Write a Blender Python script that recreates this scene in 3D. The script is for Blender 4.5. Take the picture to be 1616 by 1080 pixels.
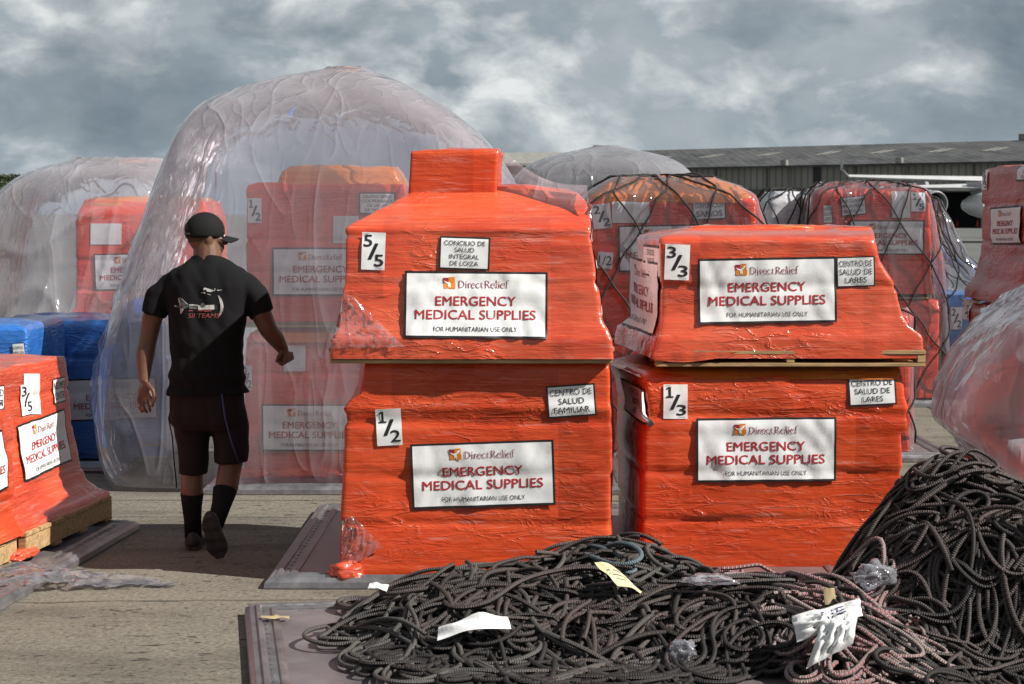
import bpy, bmesh, math, random
import numpy as np
from mathutils import Vector, Matrix, noise
from mathutils.bvhtree import BVHTree

for o in list(bpy.data.objects):
    bpy.data.objects.remove(o)
S = bpy.context.scene
COL = S.collection
R = math.radians

# ------------------------------------------------------------------ camera
CAM_H, FPX, HOR = 1.72, 2971.0, 338.0
PITCH = math.atan((540 - HOR) / FPX)
cd = bpy.data.cameras.new("camera")
cam = bpy.data.objects.new("camera", cd)
COL.objects.link(cam)
cam.location = (0, 0, CAM_H)
cam.rotation_euler = (R(90) - PITCH, 0, 0)
cd.sensor_width = 36.0
cd.lens = 36.0 * FPX / 1616.0
cd.clip_start, cd.clip_end = 0.1, 6000
cd.dof.use_dof = True
cd.dof.focus_distance = 8.8
cd.dof.aperture_fstop = 11.0
S.camera = cam

# ------------------------------------------------------------------ light
SUN_EL, SUN_AZ = 40.0, 22.0          # elevation; degrees from +X towards the camera
SUN_DIR = Vector((math.cos(R(SUN_EL)) * math.cos(R(SUN_AZ)), -math.cos(R(SUN_EL)) * math.sin(R(SUN_AZ)), math.sin(R(SUN_EL))))
sd = bpy.data.lights.new("sun", 'SUN')
sun = bpy.data.objects.new("sun", sd)
COL.objects.link(sun)
sd.energy = 4.9
sd.angle = R(0.53)
sd.color = (1.0, 0.955, 0.89)
sun.rotation_euler = SUN_DIR.to_track_quat('Z', 'Y').to_euler()
sun.location = (20, -10, 20)

S.view_settings.view_transform = 'Standard'
S.view_settings.look = 'None'
S.view_settings.exposure = 0.52
S.view_settings.gamma = 1.0
S.cycles.transparent_max_bounces = 24
S.cycles.max_bounces = 10
S.cycles.use_denoising = True
S.cycles.sample_clamp_indirect = 6.0
S.cycles.caustics_reflective = False
S.cycles.caustics_refractive = False


class NT:
    """small node-tree writer"""
    def __init__(s, tree):
        s.t = tree
        s.n = tree.nodes
        s.n.clear()

    def add(s, kind, **kw):
        n = s.n.new(kind)
        for k, v in kw.items():
            if k == 'i':
                for a, b in v.items():
                    if isinstance(b, bpy.types.NodeSocket):
                        s.t.links.new(b, n.inputs[a])
                    else:
                        n.inputs[a].default_value = b
            else:
                setattr(n, k, v)
        return n

    def link(s, a, b):
        s.t.links.new(a, b)

    def math(s, op, a, b=None, c=None):
        n = s.n.new('ShaderNodeMath')
        n.operation = op
        for k, v in enumerate((a, b, c)):
            if v is None:
                continue
            if isinstance(v, bpy.types.NodeSocket):
                s.t.links.new(v, n.inputs[k])
            else:
                n.inputs[k].default_value = v
        return n.outputs[0]

    def mix(s, fac, a, b, blend='MIX'):
        n = s.n.new('ShaderNodeMix')
        n.data_type = 'RGBA'
        n.blend_type = blend
        for idx, v in ((0, fac), (6, a), (7, b)):
            if isinstance(v, bpy.types.NodeSocket):
                s.t.links.new(v, n.inputs[idx])
            else:
                if idx and len(v) == 3:
                    v = (*v, 1)
                n.inputs[idx].default_value = v
        return n.outputs[2]

    def ramp(s, fac, stops):
        n = s.n.new('ShaderNodeValToRGB')
        el = n.color_ramp.elements
        while len(el) < len(stops):
            el.new(0.5)
        for e, (p, c) in zip(el, stops):
            e.position = p
            e.color = (c, c, c, 1) if not hasattr(c, '__len__') else (*c, 1)
        s.t.links.new(fac, n.inputs[0])
        return n.outputs[0]

    def noise(s, vec, scale=5, detail=4, rough=.55, dist=0):
        n = s.n.new('ShaderNodeTexNoise')
        n.inputs['Scale'].default_value = scale
        n.inputs['Detail'].default_value = detail
        n.inputs['Roughness'].default_value = rough
        n.inputs['Distortion'].default_value = dist
        if vec is not None:
            s.t.links.new(vec, n.inputs['Vector'])
        return n.outputs[0]

    def mapping(s, vec, scale=(1, 1, 1), loc=(0, 0, 0), rot=(0, 0, 0)):
        n = s.n.new('ShaderNodeMapping')
        n.inputs['Scale'].default_value = scale
        n.inputs['Location'].default_value = loc
        n.inputs['Rotation'].default_value = rot
        s.t.links.new(vec, n.inputs['Vector'])
        return n.outputs[0]

    def bump(s, h, strength=.3, dist=.01, normal=None):
        n = s.n.new('ShaderNodeBump')
        n.inputs['Strength'].default_value = strength
        n.inputs['Distance'].default_value = dist
        s.t.links.new(h, n.inputs['Height'])
        if normal is not None:
            s.t.links.new(normal, n.inputs['Normal'])
        return n.outputs[0]


# ------------------------------------------------------------------ sky
w = bpy.data.worlds.new("World")
S.world = w
w.use_nodes = True
t = NT(w.node_tree)
sky = t.add('ShaderNodeTexSky', sky_type='NISHITA', sun_disc=False)
sky.sun_elevation = R(SUN_EL)
sky.sun_rotation = math.atan2(SUN_DIR.x, SUN_DIR.y)
sky.air_density, sky.dust_density, sky.ozone_density = 1.0, 1.5, 1.0
bg1 = t.add('ShaderNodeBackground', i={'Color': sky.outputs[0], 'Strength': 0.08})
gen = t.add('ShaderNodeTexCoord').outputs['Generated']
sep = t.add('ShaderNodeSeparateXYZ', i={0: gen})
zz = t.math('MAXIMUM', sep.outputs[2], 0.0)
vec = t.mapping(gen, scale=(1, 1, 1.75))
warp = t.add('ShaderNodeTexNoise', i={'Vector': vec, 'Scale': 9.0, 'Detail': 3.0}).outputs['Color']
vec = t.add('ShaderNodeVectorMath', operation='MULTIPLY_ADD', i={0: warp, 1: (.055, .055, .055), 2: vec}).outputs[0]
big = t.noise(t.mapping(vec, loc=(3.31, 1.2, .7)), scale=6.0, detail=5, rough=.5)
mid = t.noise(t.mapping(vec, loc=(7.1, 2.4, 3.0)), scale=12.0, detail=10, rough=.55)
drk = t.noise(t.mapping(vec, loc=(2.6, 8.4, 5.0)), scale=9.5, detail=9, rough=.52)
fin = t.noise(t.mapping(vec, loc=(1.1, 5.2, 9)), scale=34, detail=7, rough=.6)
ccol = t.ramp(t.math('ADD', t.math('MULTIPLY', big, .7), t.math('MULTIPLY', fin, .3)), [(.36, (.180, .222, .262)), (.50, (.245, .288, .322)), (.64, (.335, .372, .398))])
lit = t.math('ADD', mid, t.math('MULTIPLY', t.math('SUBTRACT', fin, .5), .16))
ccol = t.mix(t.math('MULTIPLY', t.ramp(lit, [(.47, 0.0), (.55, .50), (.64, 1.0)]), .85), ccol, t.ramp(fin, [(.35, (.46, .49, .50)), (.65, (.72, .73, .72))]))
drkm = t.math('ADD', drk, t.math('MULTIPLY', t.math('SUBTRACT', fin, .5), .12))
ccol = t.mix(t.math('MULTIPLY', t.ramp(drkm, [(.48, 0.0), (.56, .65), (.67, 1.0)]), .85), ccol, t.ramp(fin, [(.3, (.105, .142, .180)), (.7, (.160, .198, .232))]))
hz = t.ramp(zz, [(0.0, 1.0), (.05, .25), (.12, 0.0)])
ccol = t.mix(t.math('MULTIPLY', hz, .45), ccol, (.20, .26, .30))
bg2 = t.add('ShaderNodeBackground', i={'Color': ccol, 'Strength': t.ramp(zz, [(.12, .90), (.45, .60)])})  # unseen overhead sky dimmed so that shadows come out deeper
cover = t.ramp(mid, [(.30, .86), (.42, 1.0)])
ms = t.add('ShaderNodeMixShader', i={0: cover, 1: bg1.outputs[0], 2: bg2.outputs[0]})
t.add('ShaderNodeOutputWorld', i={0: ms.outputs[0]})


# ------------------------------------------------------------------ pixel helpers
def ray(px, py):
    a, b = (px - 808) / FPX, (540 - py) / FPX
    F = Vector((0, math.cos(PITCH), -math.sin(PITCH)))
    U = Vector((0, math.sin(PITCH), math.cos(PITCH)))
    return F + Vector((1, 0, 0)) * a + U * b


def W(px, py, Y):
    d = ray(px, py)
    return Vector((0, 0, CAM_H)) + d * (Y / d.y)


def G(px, py, z=0.0):
    d = ray(px, py)
    return Vector((0, 0, CAM_H)) + d * ((z - CAM_H) / d.z)


# ------------------------------------------------------------------ object helpers
def tag(o, label=None, cat=None, group=None, kind=None):
    if label: o['label'] = label
    if cat: o['category'] = cat
    if group: o['group'] = group
    if kind: o['kind'] = kind
    return o


def thing(name, label, cat, loc, group=None):
    o = bpy.data.objects.new(name, None)
    o.empty_display_size = .2
    COL.objects.link(o)
    o.location = loc
    return tag(o, label, cat, group)


def wloc(o):
    v = Vector((0, 0, 0))
    while o is not None:
        v = v + Vector(o.location)
        o = o.parent
    return v


def mobj(name, verts, faces, mats, parent=None, mi=None, smooth=True, uv=None, loc=None):
    """one mesh object from world-space vertices"""
    off = wloc(parent) if parent else (Vector(loc) if loc is not None else Vector((0, 0, 0)))
    me = bpy.data.meshes.new(name)
    me.from_pydata([(v[0] - off.x, v[1] - off.y, v[2] - off.z) for v in verts], [], faces)
    if not isinstance(mats, (list, tuple)): mats = [mats]
    for m in mats: me.materials.append(m)
    if mi is not None: me.polygons.foreach_set('material_index', mi)
    if smooth: me.polygons.foreach_set('use_smooth', [True] * len(me.polygons))
    if uv is not None:
        l = me.uv_layers.new(name='UVMap')
        idx = np.empty(len(me.loops), dtype=np.int32)
        me.loops.foreach_get('vertex_index', idx)
        l.data.foreach_set('uv', np.asarray(uv, dtype=np.float32)[idx].ravel())
    me.update()
    o = bpy.data.objects.new(name, me)
    COL.objects.link(o)
    if parent: o.parent = parent
    elif loc is not None: o.location = loc
    return o


class MB:
    def __init__(s): s.v, s.f, s.m, s.cur = [], [], [], 0

    def add(s, vs, fs):
        b = len(s.v)
        s.v += [Vector(x) for x in vs]
        s.f += [tuple(i + b for i in f) for f in fs]
        s.m += [s.cur] * len(fs)

    def box(s, lo, hi, M=None, bev=0.0):
        (x0, y0, z0), (x1, y1, z1) = lo, hi
        if bev:
            bm = bmesh.new()
            bmesh.ops.create_cube(bm, size=1)
            for v in bm.verts:
                v.co = Vector(((x0 + x1) / 2 + v.co.x * (x1 - x0), (y0 + y1) / 2 + v.co.y * (y1 - y0), (z0 + z1) / 2 + v.co.z * (z1 - z0)))
            bmesh.ops.bevel(bm, geom=bm.edges[:], offset=bev, segments=2, affect='EDGES')
            bm.verts.index_update()
            vs = [v.co.copy() for v in bm.verts]
            fs = [tuple(v.index for v in f.verts) for f in bm.faces]
            bm.free()
        else:
            vs = [Vector(p) for p in ((x0, y0, z0), (x1, y0, z0), (x1, y1, z0), (x0, y1, z0), (x0, y0, z1), (x1, y0, z1), (x1, y1, z1), (x0, y1, z1))]
            fs = [(0, 3, 2, 1), (4, 5, 6, 7), (0, 1, 5, 4), (1, 2, 6, 5), (2, 3, 7, 6), (3, 0, 4, 7)]
        if M is not None: vs = [M @ v for v in vs]
        s.add(vs, fs)

    def tube(s, pts, rad, n=8, cap=True):
        pts = [Vector(p) for p in pts]
        vs, fs = [], []
        up = Vector((0, 0, 1))
        for i, p in enumerate(pts):
            d = (pts[min(i + 1, len(pts) - 1)] - pts[max(i - 1, 0)]).normalized()
            a = d.cross(up)
            if a.length < .1: a = d.cross(Vector((1, 0, 0)))
            a.normalize()
            b = d.cross(a)
            r = rad[i] if hasattr(rad, '__len__') else rad
            for k in range(n):
                an = 2 * math.pi * k / n
                vs.append(p + (a * math.cos(an) + b * math.sin(an)) * r)
        for i in range(len(pts) - 1):
            for k in range(n):
                fs.append((i * n + k, i * n + (k + 1) % n, (i + 1) * n + (k + 1) % n, (i + 1) * n + k))
        if cap:
            fs.append(tuple(range(n))[::-1])
            fs.append(tuple((len(pts) - 1) * n + k for k in range(n)))
        s.add(vs, fs)

    def loft(s, rings, cap=True):
        n = len(rings[0])
        vs = [p for r in rings for p in r]
        fs = []
        for i in range(len(rings) - 1):
            for k in range(n):
                fs.append((i * n + k, i * n + (k + 1) % n, (i + 1) * n + (k + 1) % n, (i + 1) * n + k))
        if cap:
            fs.append(tuple(range(n))[::-1])
            fs.append(tuple((len(rings) - 1) * n + k for k in range(n)))
        s.add(vs, fs)

    def build(s, name, mats, parent=None, smooth=False, loc=None):
        return mobj(name, s.v, s.f, mats, parent, s.m, smooth, loc=loc)


# ------------------------------------------------------------------ materials
def new_mat(name):
    m = bpy.data.materials.new(name)
    m.use_nodes = True
    return m, NT(m.node_tree)


def out(t, sh): t.add('ShaderNodeOutputMaterial', i={0: sh})


def simple(name, col, rough=.6, metal=0.0, var=.12, scale=14, bump=.15, coat=0.0, stretch=(1, 1, 1), bdist=.004, spec=.5):
    m, t = new_mat(name)
    oc = t.mapping(t.add('ShaderNodeTexCoord').outputs['Object'], scale=stretch)
    n = t.noise(oc, scale=scale, detail=6, rough=.65)
    lo = tuple(c * (1 - var * 2) for c in col)
    hi = tuple(min(1, c * (1 + var * 1.4)) for c in col)
    c = t.ramp(n, [(.25, lo), (.75, hi)])
    p = t.add('ShaderNodeBsdfPrincipled', i={'Base Color': c, 'Metallic': metal, 'Coat Weight': coat, 'Coat Roughness': .15, 'Specular IOR Level': spec})
    rr = t.ramp(n, [(.2, max(.02, rough - .1)), (.8, min(1, rough + .1))])
    t.link(rr, p.inputs['Roughness'])
    if bump:
        t.link(t.bump(n, bump, bdist), p.inputs['Normal'])
    out(t, p.outputs[0])
    return m


def wrap_mat(name, deep, base, light, haze=.10, rough=.34, seed=0.0, coat=.7, spec=.45):
    """stretch film pulled round stacked cartons: horizontal streaks, carton patches, gloss"""
    m, t = new_mat(name)
    oc = t.add('ShaderNodeTexCoord').outputs['Object']
    oc = t.mapping(oc, loc=(seed, seed * .7, seed * .3))
    st = t.noise(t.mapping(oc, scale=(1.3, 1.3, 34), rot=(0, R(2.2), 0)), scale=1.6, detail=7, rough=.62, dist=.3)
    st2 = t.noise(t.mapping(oc, scale=(2.2, 2.2, 80), rot=(0, R(-3.5), 0)), scale=1.5, detail=5, rough=.6)
    # carton patches under the film
    sc = t.add('ShaderNodeVectorMath', operation='MULTIPLY', i={0: oc, 1: (2.6, 2.6, 4.1)}).outputs[0]
    fl = t.add('ShaderNodeVectorMath', operation='FLOOR', i={0: sc}).outputs[0]
    wn = t.add('ShaderNodeTexWhiteNoise', noise_dimensions='3D', i={'Vector': fl}).outputs[0]
    c = t.mix(t.ramp(st, [(.22, 0.0), (.55, 1.0)]), tuple(d_ * .6 + b_ * .4 for d_, b_ in zip(deep, base)), base)
    c = t.mix(t.math('MULTIPLY', t.ramp(wn, [(.45, 0.0), (1, 1.0)]), .55), c, tuple(x * .60 for x in deep))
    c = t.mix(t.math('MULTIPLY', t.ramp(st2, [(.50, 0.0), (.68, 1.0)]), .55), c, light)
    big = t.noise(oc, scale=2.3, detail=4, rough=.5)
    c = t.mix(t.math('MULTIPLY', t.ramp(big, [(.42, 0.0), (.68, 1.0)]), .35), c, light)
    white = t.math('MULTIPLY', t.ramp(t.noise(t.mapping(oc, scale=(1.6, 1.6, 22), rot=(0, R(7), 0)), scale=2.4, detail=8, rough=.7), [(.56, 0.0), (.74, 1.0)]), haze)  # whitish film haze plus glare bands put into the colour
    c = t.mix(white, c, (.80, .62, .56))
    p = t.add('ShaderNodeBsdfPrincipled', i={'Base Color': c, 'Roughness': rough, 'Coat Weight': coat, 'Coat Roughness': .12, 'Coat IOR': 1.5, 'Specular IOR Level': spec})
    wr = t.noise(t.mapping(oc, scale=(2.0, 2.0, 60), rot=(0, R(3), 0)), scale=2.0, detail=4, rough=.5, dist=.4)
    wr2 = t.noise(t.mapping(oc, scale=(3.5, 3.5, 8), rot=(0, R(-14), 0)), scale=2.2, detail=4, rough=.5, dist=.6)
    wr3 = t.noise(t.mapping(oc, scale=(1.3, 1.3, 4.5), rot=(0, R(20), 0)), scale=4.2, detail=4, rough=.5, dist=1.0)
    rg = t.ramp(t.math('ABSOLUTE', t.math('SUBTRACT', wr3, .5)), [(0.0, 1.0), (.03, .4), (.10, 0.0)])
    msk = t.ramp(t.noise(t.mapping(oc, loc=(4, 1, 7)), scale=2.1, detail=3), [(.47, .05), (.60, 1.0)])
    h = t.math('ADD', t.math('MULTIPLY', wr, .11), t.math('MULTIPLY', wr2, .55))
    h = t.math('ADD', h, t.math('MULTIPLY', t.math('MULTIPLY', rg, msk), .34))
    nb = t.bump(h, .7, .016)
    t.link(nb, p.inputs['Normal'])
    t.link(nb, p.inputs['Coat Normal'])
    out(t, p.outputs[0])
    return m


M = {}
M['orange'] = wrap_mat('orange_film', (.42, .028, .009), (.61, .064, .018), (.74, .145, .052), haze=.36, coat=.30, spec=.2)
M['orange2'] = wrap_mat('orange_film_pale', (.46, .030, .010), (.65, .066, .019), (.78, .17, .075), haze=.38, seed=3.1, coat=.9)
M['red'] = wrap_mat('red_film', (.60, .026, .012), (.78, .056, .022), (.84, .12, .06), haze=.14, seed=5.7)
M['shaded_red'] = wrap_mat('shaded_red_film', (.30, .014, .010), (.42, .024, .016), (.50, .05, .035), haze=.08, seed=8.9, coat=.25, spec=.2)  # red film darkened: shade on the left faces put into its colour
M['blue'] = wrap_mat('blue_film', (.012, .085, .36), (.02, .14, .52), (.06, .26, .66), haze=.12, seed=2.3)
M['amber'] = wrap_mat('amber_sheet', (.55, .11, .012), (.66, .17, .02), (.76, .26, .05), haze=.05, rough=.45, seed=4.4)
M['paper'] = simple('label_paper', (.80, .80, .80), rough=.45, var=.03, scale=9, bump=.25, bdist=.01)
M['black'] = simple('black_ink', (.012, .012, .014), rough=.5, var=.05, bump=0)
M['redink'] = simple('red_ink', (.46, .02, .025), rough=.5, var=.04, bump=0)
M['maroon'] = simple('maroon_ink', (.25, .02, .045), rough=.5, var=.04, bump=0)
M['orangeink'] = simple('orange_ink', (.68, .22, .02), rough=.5, var=.04, bump=0)
M['redprint'] = simple('emblem_red', (.50, .03, .02), rough=.5, var=.04, bump=0)
M['wood'] = simple('pallet_wood', (.44, .29, .14), rough=.8, var=.28, scale=5, bump=.5, stretch=(1.2, 9, 9))
M['alu'] = simple('alloy_sheet', (.30, .265, .275), rough=.38, metal=.55, var=.20, scale=3.2, bump=.12)
M['rail'] = simple('alloy_rail', (.33, .32, .33), rough=.36, metal=.75, var=.22, scale=11, bump=.3)
M['tape'] = simple('white_tape', (.74, .72, .72), rough=.3, var=.05, coat=.4)
M['dark'] = simple('dark_gap', (.01, .01, .01), rough=.9, var=.1, bump=0)


def film_mat(name, haze=.20, tint=(.94, .93, .96), milk=(.86, .87, .95), gloss=1.0, seed=0.0, wr=.5, edge=.45):
    """clear sheet plastic: see-through, slightly milky where it turns away, glints along creases"""
    m, t = new_mat(name)
    oc = t.mapping(t.add('ShaderNodeTexCoord').outputs['Object'], loc=(seed, seed, seed))
    def crease(scale, stretch, rot, mul, dist):
        n = t.noise(t.mapping(oc, scale=stretch, rot=rot), scale=scale, detail=1.5, rough=.4, dist=dist)
        a = t.math('ABSOLUTE', t.math('SUBTRACT', n, .5))
        return t.math('MULTIPLY', t.ramp(a, [(0.0, 1.0), (.025, .4), (.08, 0.0)]), mul)
    sm = t.noise(t.mapping(oc, scale=(1, 1, .45)), scale=2.2, detail=2, rough=.45, dist=.3)
    c1 = crease(2.6, (1, 1, .10), (0, R(5), 0), .75, .15)      # long hanging pleats
    c2 = crease(2.4, (1, .6, .35), (R(10), R(48), R(10)), .40, .2)   # diagonal tension folds
    c3 = crease(6.0, (1, 1, .16), (0, R(-8), 0), .16, .2)
    h = t.math('ADD', t.math('ADD', t.math('MULTIPLY', c1, .55), t.math('MULTIPLY', c2, .7)), t.math('ADD', c3, t.math('MULTIPLY', sm, .55)))
    nb = t.bump(h, wr, .04)
    lw = t.add('ShaderNodeLayerWeight', i={'Blend': .35})
    fac = t.math('ADD', t.math('MULTIPLY', lw.outputs['Facing'], edge), haze)
    fac = t.math('ADD', fac, t.math('MULTIPLY', t.math('ADD', c1, c2), .10))
    fac = t.math('MULTIPLY', fac, t.ramp(sm, [(.3, .75), (.7, 1.2)]))
    fac = t.math('MINIMUM', fac, .93)
    tr = t.add('ShaderNodeBsdfTransparent', i={0: (*tint, 1)})
    df = t.add('ShaderNodeBsdfDiffuse', i={0: (*milk, 1), 'Normal': nb})
    tl = t.add('ShaderNodeBsdfTranslucent', i={0: (*milk, 1), 'Normal': nb})
    body = t.add('ShaderNodeMixShader', i={0: .5, 1: df.outputs[0], 2: tl.outputs[0]})
    m1 = t.add('ShaderNodeMixShader', i={0: fac, 1: tr.outputs[0], 2: body.outputs[0]})
    gl = t.add('ShaderNodeBsdfGlossy', i={0: (1, 1, 1, 1), 'Roughness': .10, 'Normal': nb})
    fr = t.add('ShaderNodeFresnel', i={0: 1.42, 'Normal': nb})
    gf = t.math('MINIMUM', t.math('MULTIPLY', fr.outputs[0], gloss), .8)
    m2 = t.add('ShaderNodeMixShader', i={0: gf, 1: m1.outputs[0], 2: gl.outputs[0]})
    out(t, m2.outputs[0])
    return m


M['film'] = film_mat('clear_plastic', haze=.17, edge=.50, gloss=1.5, wr=.55)
M['film_thick'] = film_mat('milky_plastic', haze=.36, edge=.45, gloss=1.4, wr=.55, seed=9.0)
M['film_thin'] = film_mat('thin_clear_plastic', haze=.045, seed=4.0, gloss=1.15, edge=.20, wr=.8)
M['film_grey'] = film_mat('grey_plastic', haze=.34, seed=7.0, milk=(.55, .55, .60), gloss=.8)
M['film_wrap'] = film_mat('tight_clear_film', haze=.14, seed=2.0, gloss=1.3, edge=.3, wr=.9)


def ground_mat():
    m, t = new_mat('concrete_apron')
    oc = t.add('ShaderNodeTexCoord').outputs['Object']
    big = t.noise(oc, scale=.33, detail=5, rough=.6)
    mid = t.noise(oc, scale=2.7, detail=7, rough=.65)
    fin = t.noise(oc, scale=46, detail=6, rough=.72)
    c = t.ramp(mid, [(.28, (.125, .110, .086)), (.55, (.185, .165, .130)), (.78, (.245, .220, .175))])
    c = t.mix(t.math('MULTIPLY', t.ramp(big, [(.35, 1.0), (.6, 0.0)]), .35), c, (.14, .125, .10))
    c = t.mix(.50, c, t.ramp(fin, [(.34, (.06, .054, .044)), (.5, (.18, .163, .132)), (.68, (.36, .33, .275))]))
    st_ = t.noise(t.mapping(oc, scale=(.5, 1.6, 1), loc=(3, 3, 3)), scale=1.6, detail=7, rough=.62)
    c = t.mix(t.math('MULTIPLY', t.ramp(st_, [(.50, 0.0), (.62, 1.0)]), .45), c, (.075, .068, .056))
    # worn black scuffs and pits
    pit = t.noise(t.mapping(oc, scale=(.8, 1.5, 1), loc=(2, 5, 0)), scale=11.0, detail=6, rough=.62, dist=.3)
    pm = t.noise(oc, scale=1.1, detail=3)
    pf = t.math('MULTIPLY', t.ramp(pit, [(.595, 0.0), (.64, 1.0)]), t.ramp(pm, [(.38, 0.15), (.52, 1.0)]))
    pit2 = t.noise(t.mapping(oc, loc=(9, 1, 0)), scale=34, detail=4, rough=.6)
    pf = t.math('MAXIMUM', pf, t.math('MULTIPLY', t.ramp(pit2, [(.60, 0.0), (.66, 1.0)]), .85))
    c = t.mix(t.math('MULTIPLY', pf, .85), c, (.035, .030, .027))
    # asphalt beyond the concrete parking stand
    ysp = t.add('ShaderNodeSeparateXYZ', i={0: oc}).outputs[1]
    far = t.ramp(t.math('MULTIPLY', ysp, .01), [(.236, 0.0), (.240, 1.0)])
    asp = t.ramp(t.noise(t.mapping(oc, scale=(.25, .03, 1)), scale=1.0, detail=6, rough=.6), [(.3, (.105, .108, .105)), (.7, (.155, .155, .145))])
    c = t.mix(far, c, asp)
    p = t.add('ShaderNodeBsdfPrincipled', i={'Base Color': c, 'Roughness': .88, 'Specular IOR Level': .25})
    t.link(t.bump(t.math('ADD', fin, t.math('MULTIPLY', pf, -.8)), .5, .006), p.inputs['Normal'])
    out(t, p.outputs[0])
    return m


# ------------------------------------------------------------------ ground
g = MB()
g.add([(-1500, -200, 0), (1500, -200, 0), (1500, 4000, 0), (-1500, 4000, 0)], [(0, 1, 2, 3)])
tag(g.build('ground', ground_mat()), kind='structure')
jm = simple('joint_sealant', (.03, .027, .024), rough=.9, var=.3, scale=30, bump=.3)


def crack(a, b, wd, seed, amp=.02):
    a, b = Vector(a), Vector(b)
    n = max(8, int((b - a).length / .12))
    d = (b - a).normalized()
    s = Vector((-d.y, d.x, 0))
    vs, fs = [], []
    for i in range(n + 1):
        p = a.lerp(b, i / n) + s * noise.noise(Vector((i * .31, seed, 0))) * amp
        ww = wd * (.55 + .9 * abs(noise.noise(Vector((i * .7, seed + 4, 0)))))
        vs += [(p.x - s.x * ww, p.y - s.y * ww, .004), (p.x + s.x * ww, p.y + s.y * ww, .004)]
        if i: fs.append((2 * i - 2, 2 * i - 1, 2 * i + 1, 2 * i)[::-1])
    tag(mobj('ground_joint', vs, fs, jm, smooth=False), kind='structure')


crack((-12, 11.35, 0), (14, 11.05, 0), .008, 1)
crack((-12, 10.72, 0), (14, 10.42, 0), .006, 2)
crack((-4.2, 8.22, 0), (0.5, 8.33, 0), .005, 3, .07)
crack((-12, 17.1, 0), (16, 16.8, 0), .014, 4)
crack((-3.4, 11.3, 0), (-3.9, 40, 0), .014, 5)
crack((3.6, 6, 0), (4.1, 60, 0), .014, 6)
crack((-30, 30, 0), (40, 29, 0), .02, 7)

# ------------------------------------------------------------------ text
_tc = {}


def text_mesh(s, bold=0.0):
    key = s
    if key in _tc: return _tc[key]
    c = bpy.data.curves.new('txt', 'FONT')
    c.body = s
    c.size = 1
    c.resolution_u = 3
    o = bpy.data.objects.new('txt', c)
    COL.objects.link(o)
    dg = bpy.context.evaluated_depsgraph_get()
    me = bpy.data.meshes.new_from_object(o.evaluated_get(dg))
    bm = bmesh.new()
    bm.from_mesh(me)
    bmesh.ops.remove_doubles(bm, verts=bm.verts[:], dist=1e-4)
    for _ in range(2):
        bmesh.ops.triangulate(bm, faces=bm.faces[:])
        bmesh.ops.subdivide_edges(bm, edges=[e for e in bm.edges if e.calc_length() > .28], cuts=1)
    bmesh.ops.triangulate(bm, faces=bm.faces[:])
    bm.verts.index_update()
    vs = [v.co.copy() for v in bm.verts]
    fs = [tuple(v.index for v in (f.verts if f.normal.z >= 0 else reversed(f.verts))) for f in bm.faces]
    bm.free()
    COL.objects.unlink(o)
    bpy.data.objects.remove(o)
    bpy.data.meshes.remove(me)
    x0, x1 = min(v.x for v in vs), max(v.x for v in vs)
    y0, y1 = min(v.y for v in vs), max(v.y for v in vs)
    vs = [((v.x - x0) / (x1 - x0), (v.y - y0) / (y1 - y0)) for v in vs]
    _tc[key] = (vs, fs, (x1 - x0) / (y1 - y0))
    return _tc[key]


def stroke(pts, wds, vs, fs):
    b = len(vs)
    n = len(pts)
    for i, p in enumerate(pts):
        a, c = pts[max(i - 1, 0)], pts[min(i + 1, n - 1)]
        dx, dy = c[0] - a[0], c[1] - a[1]
        l = math.hypot(dx, dy) or 1
        wd = wds[i] if hasattr(wds, '__len__') else wds
        vs.append((p[0] + dy / l * wd / 2, p[1] - dx / l * wd / 2))
        vs.append((p[0] - dy / l * wd / 2, p[1] + dx / l * wd / 2))
        if i: fs.append((b + 2 * i - 2, b + 2 * i, b + 2 * i + 1, b + 2 * i - 1))


def arc(cx, cy, rx, ry, a0, a1, n=14):
    return [(cx + rx * math.cos(R(a0 + (a1 - a0) * i / n)), cy + ry * math.sin(R(a0 + (a1 - a0) * i / n))) for i in range(n + 1)]


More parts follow.
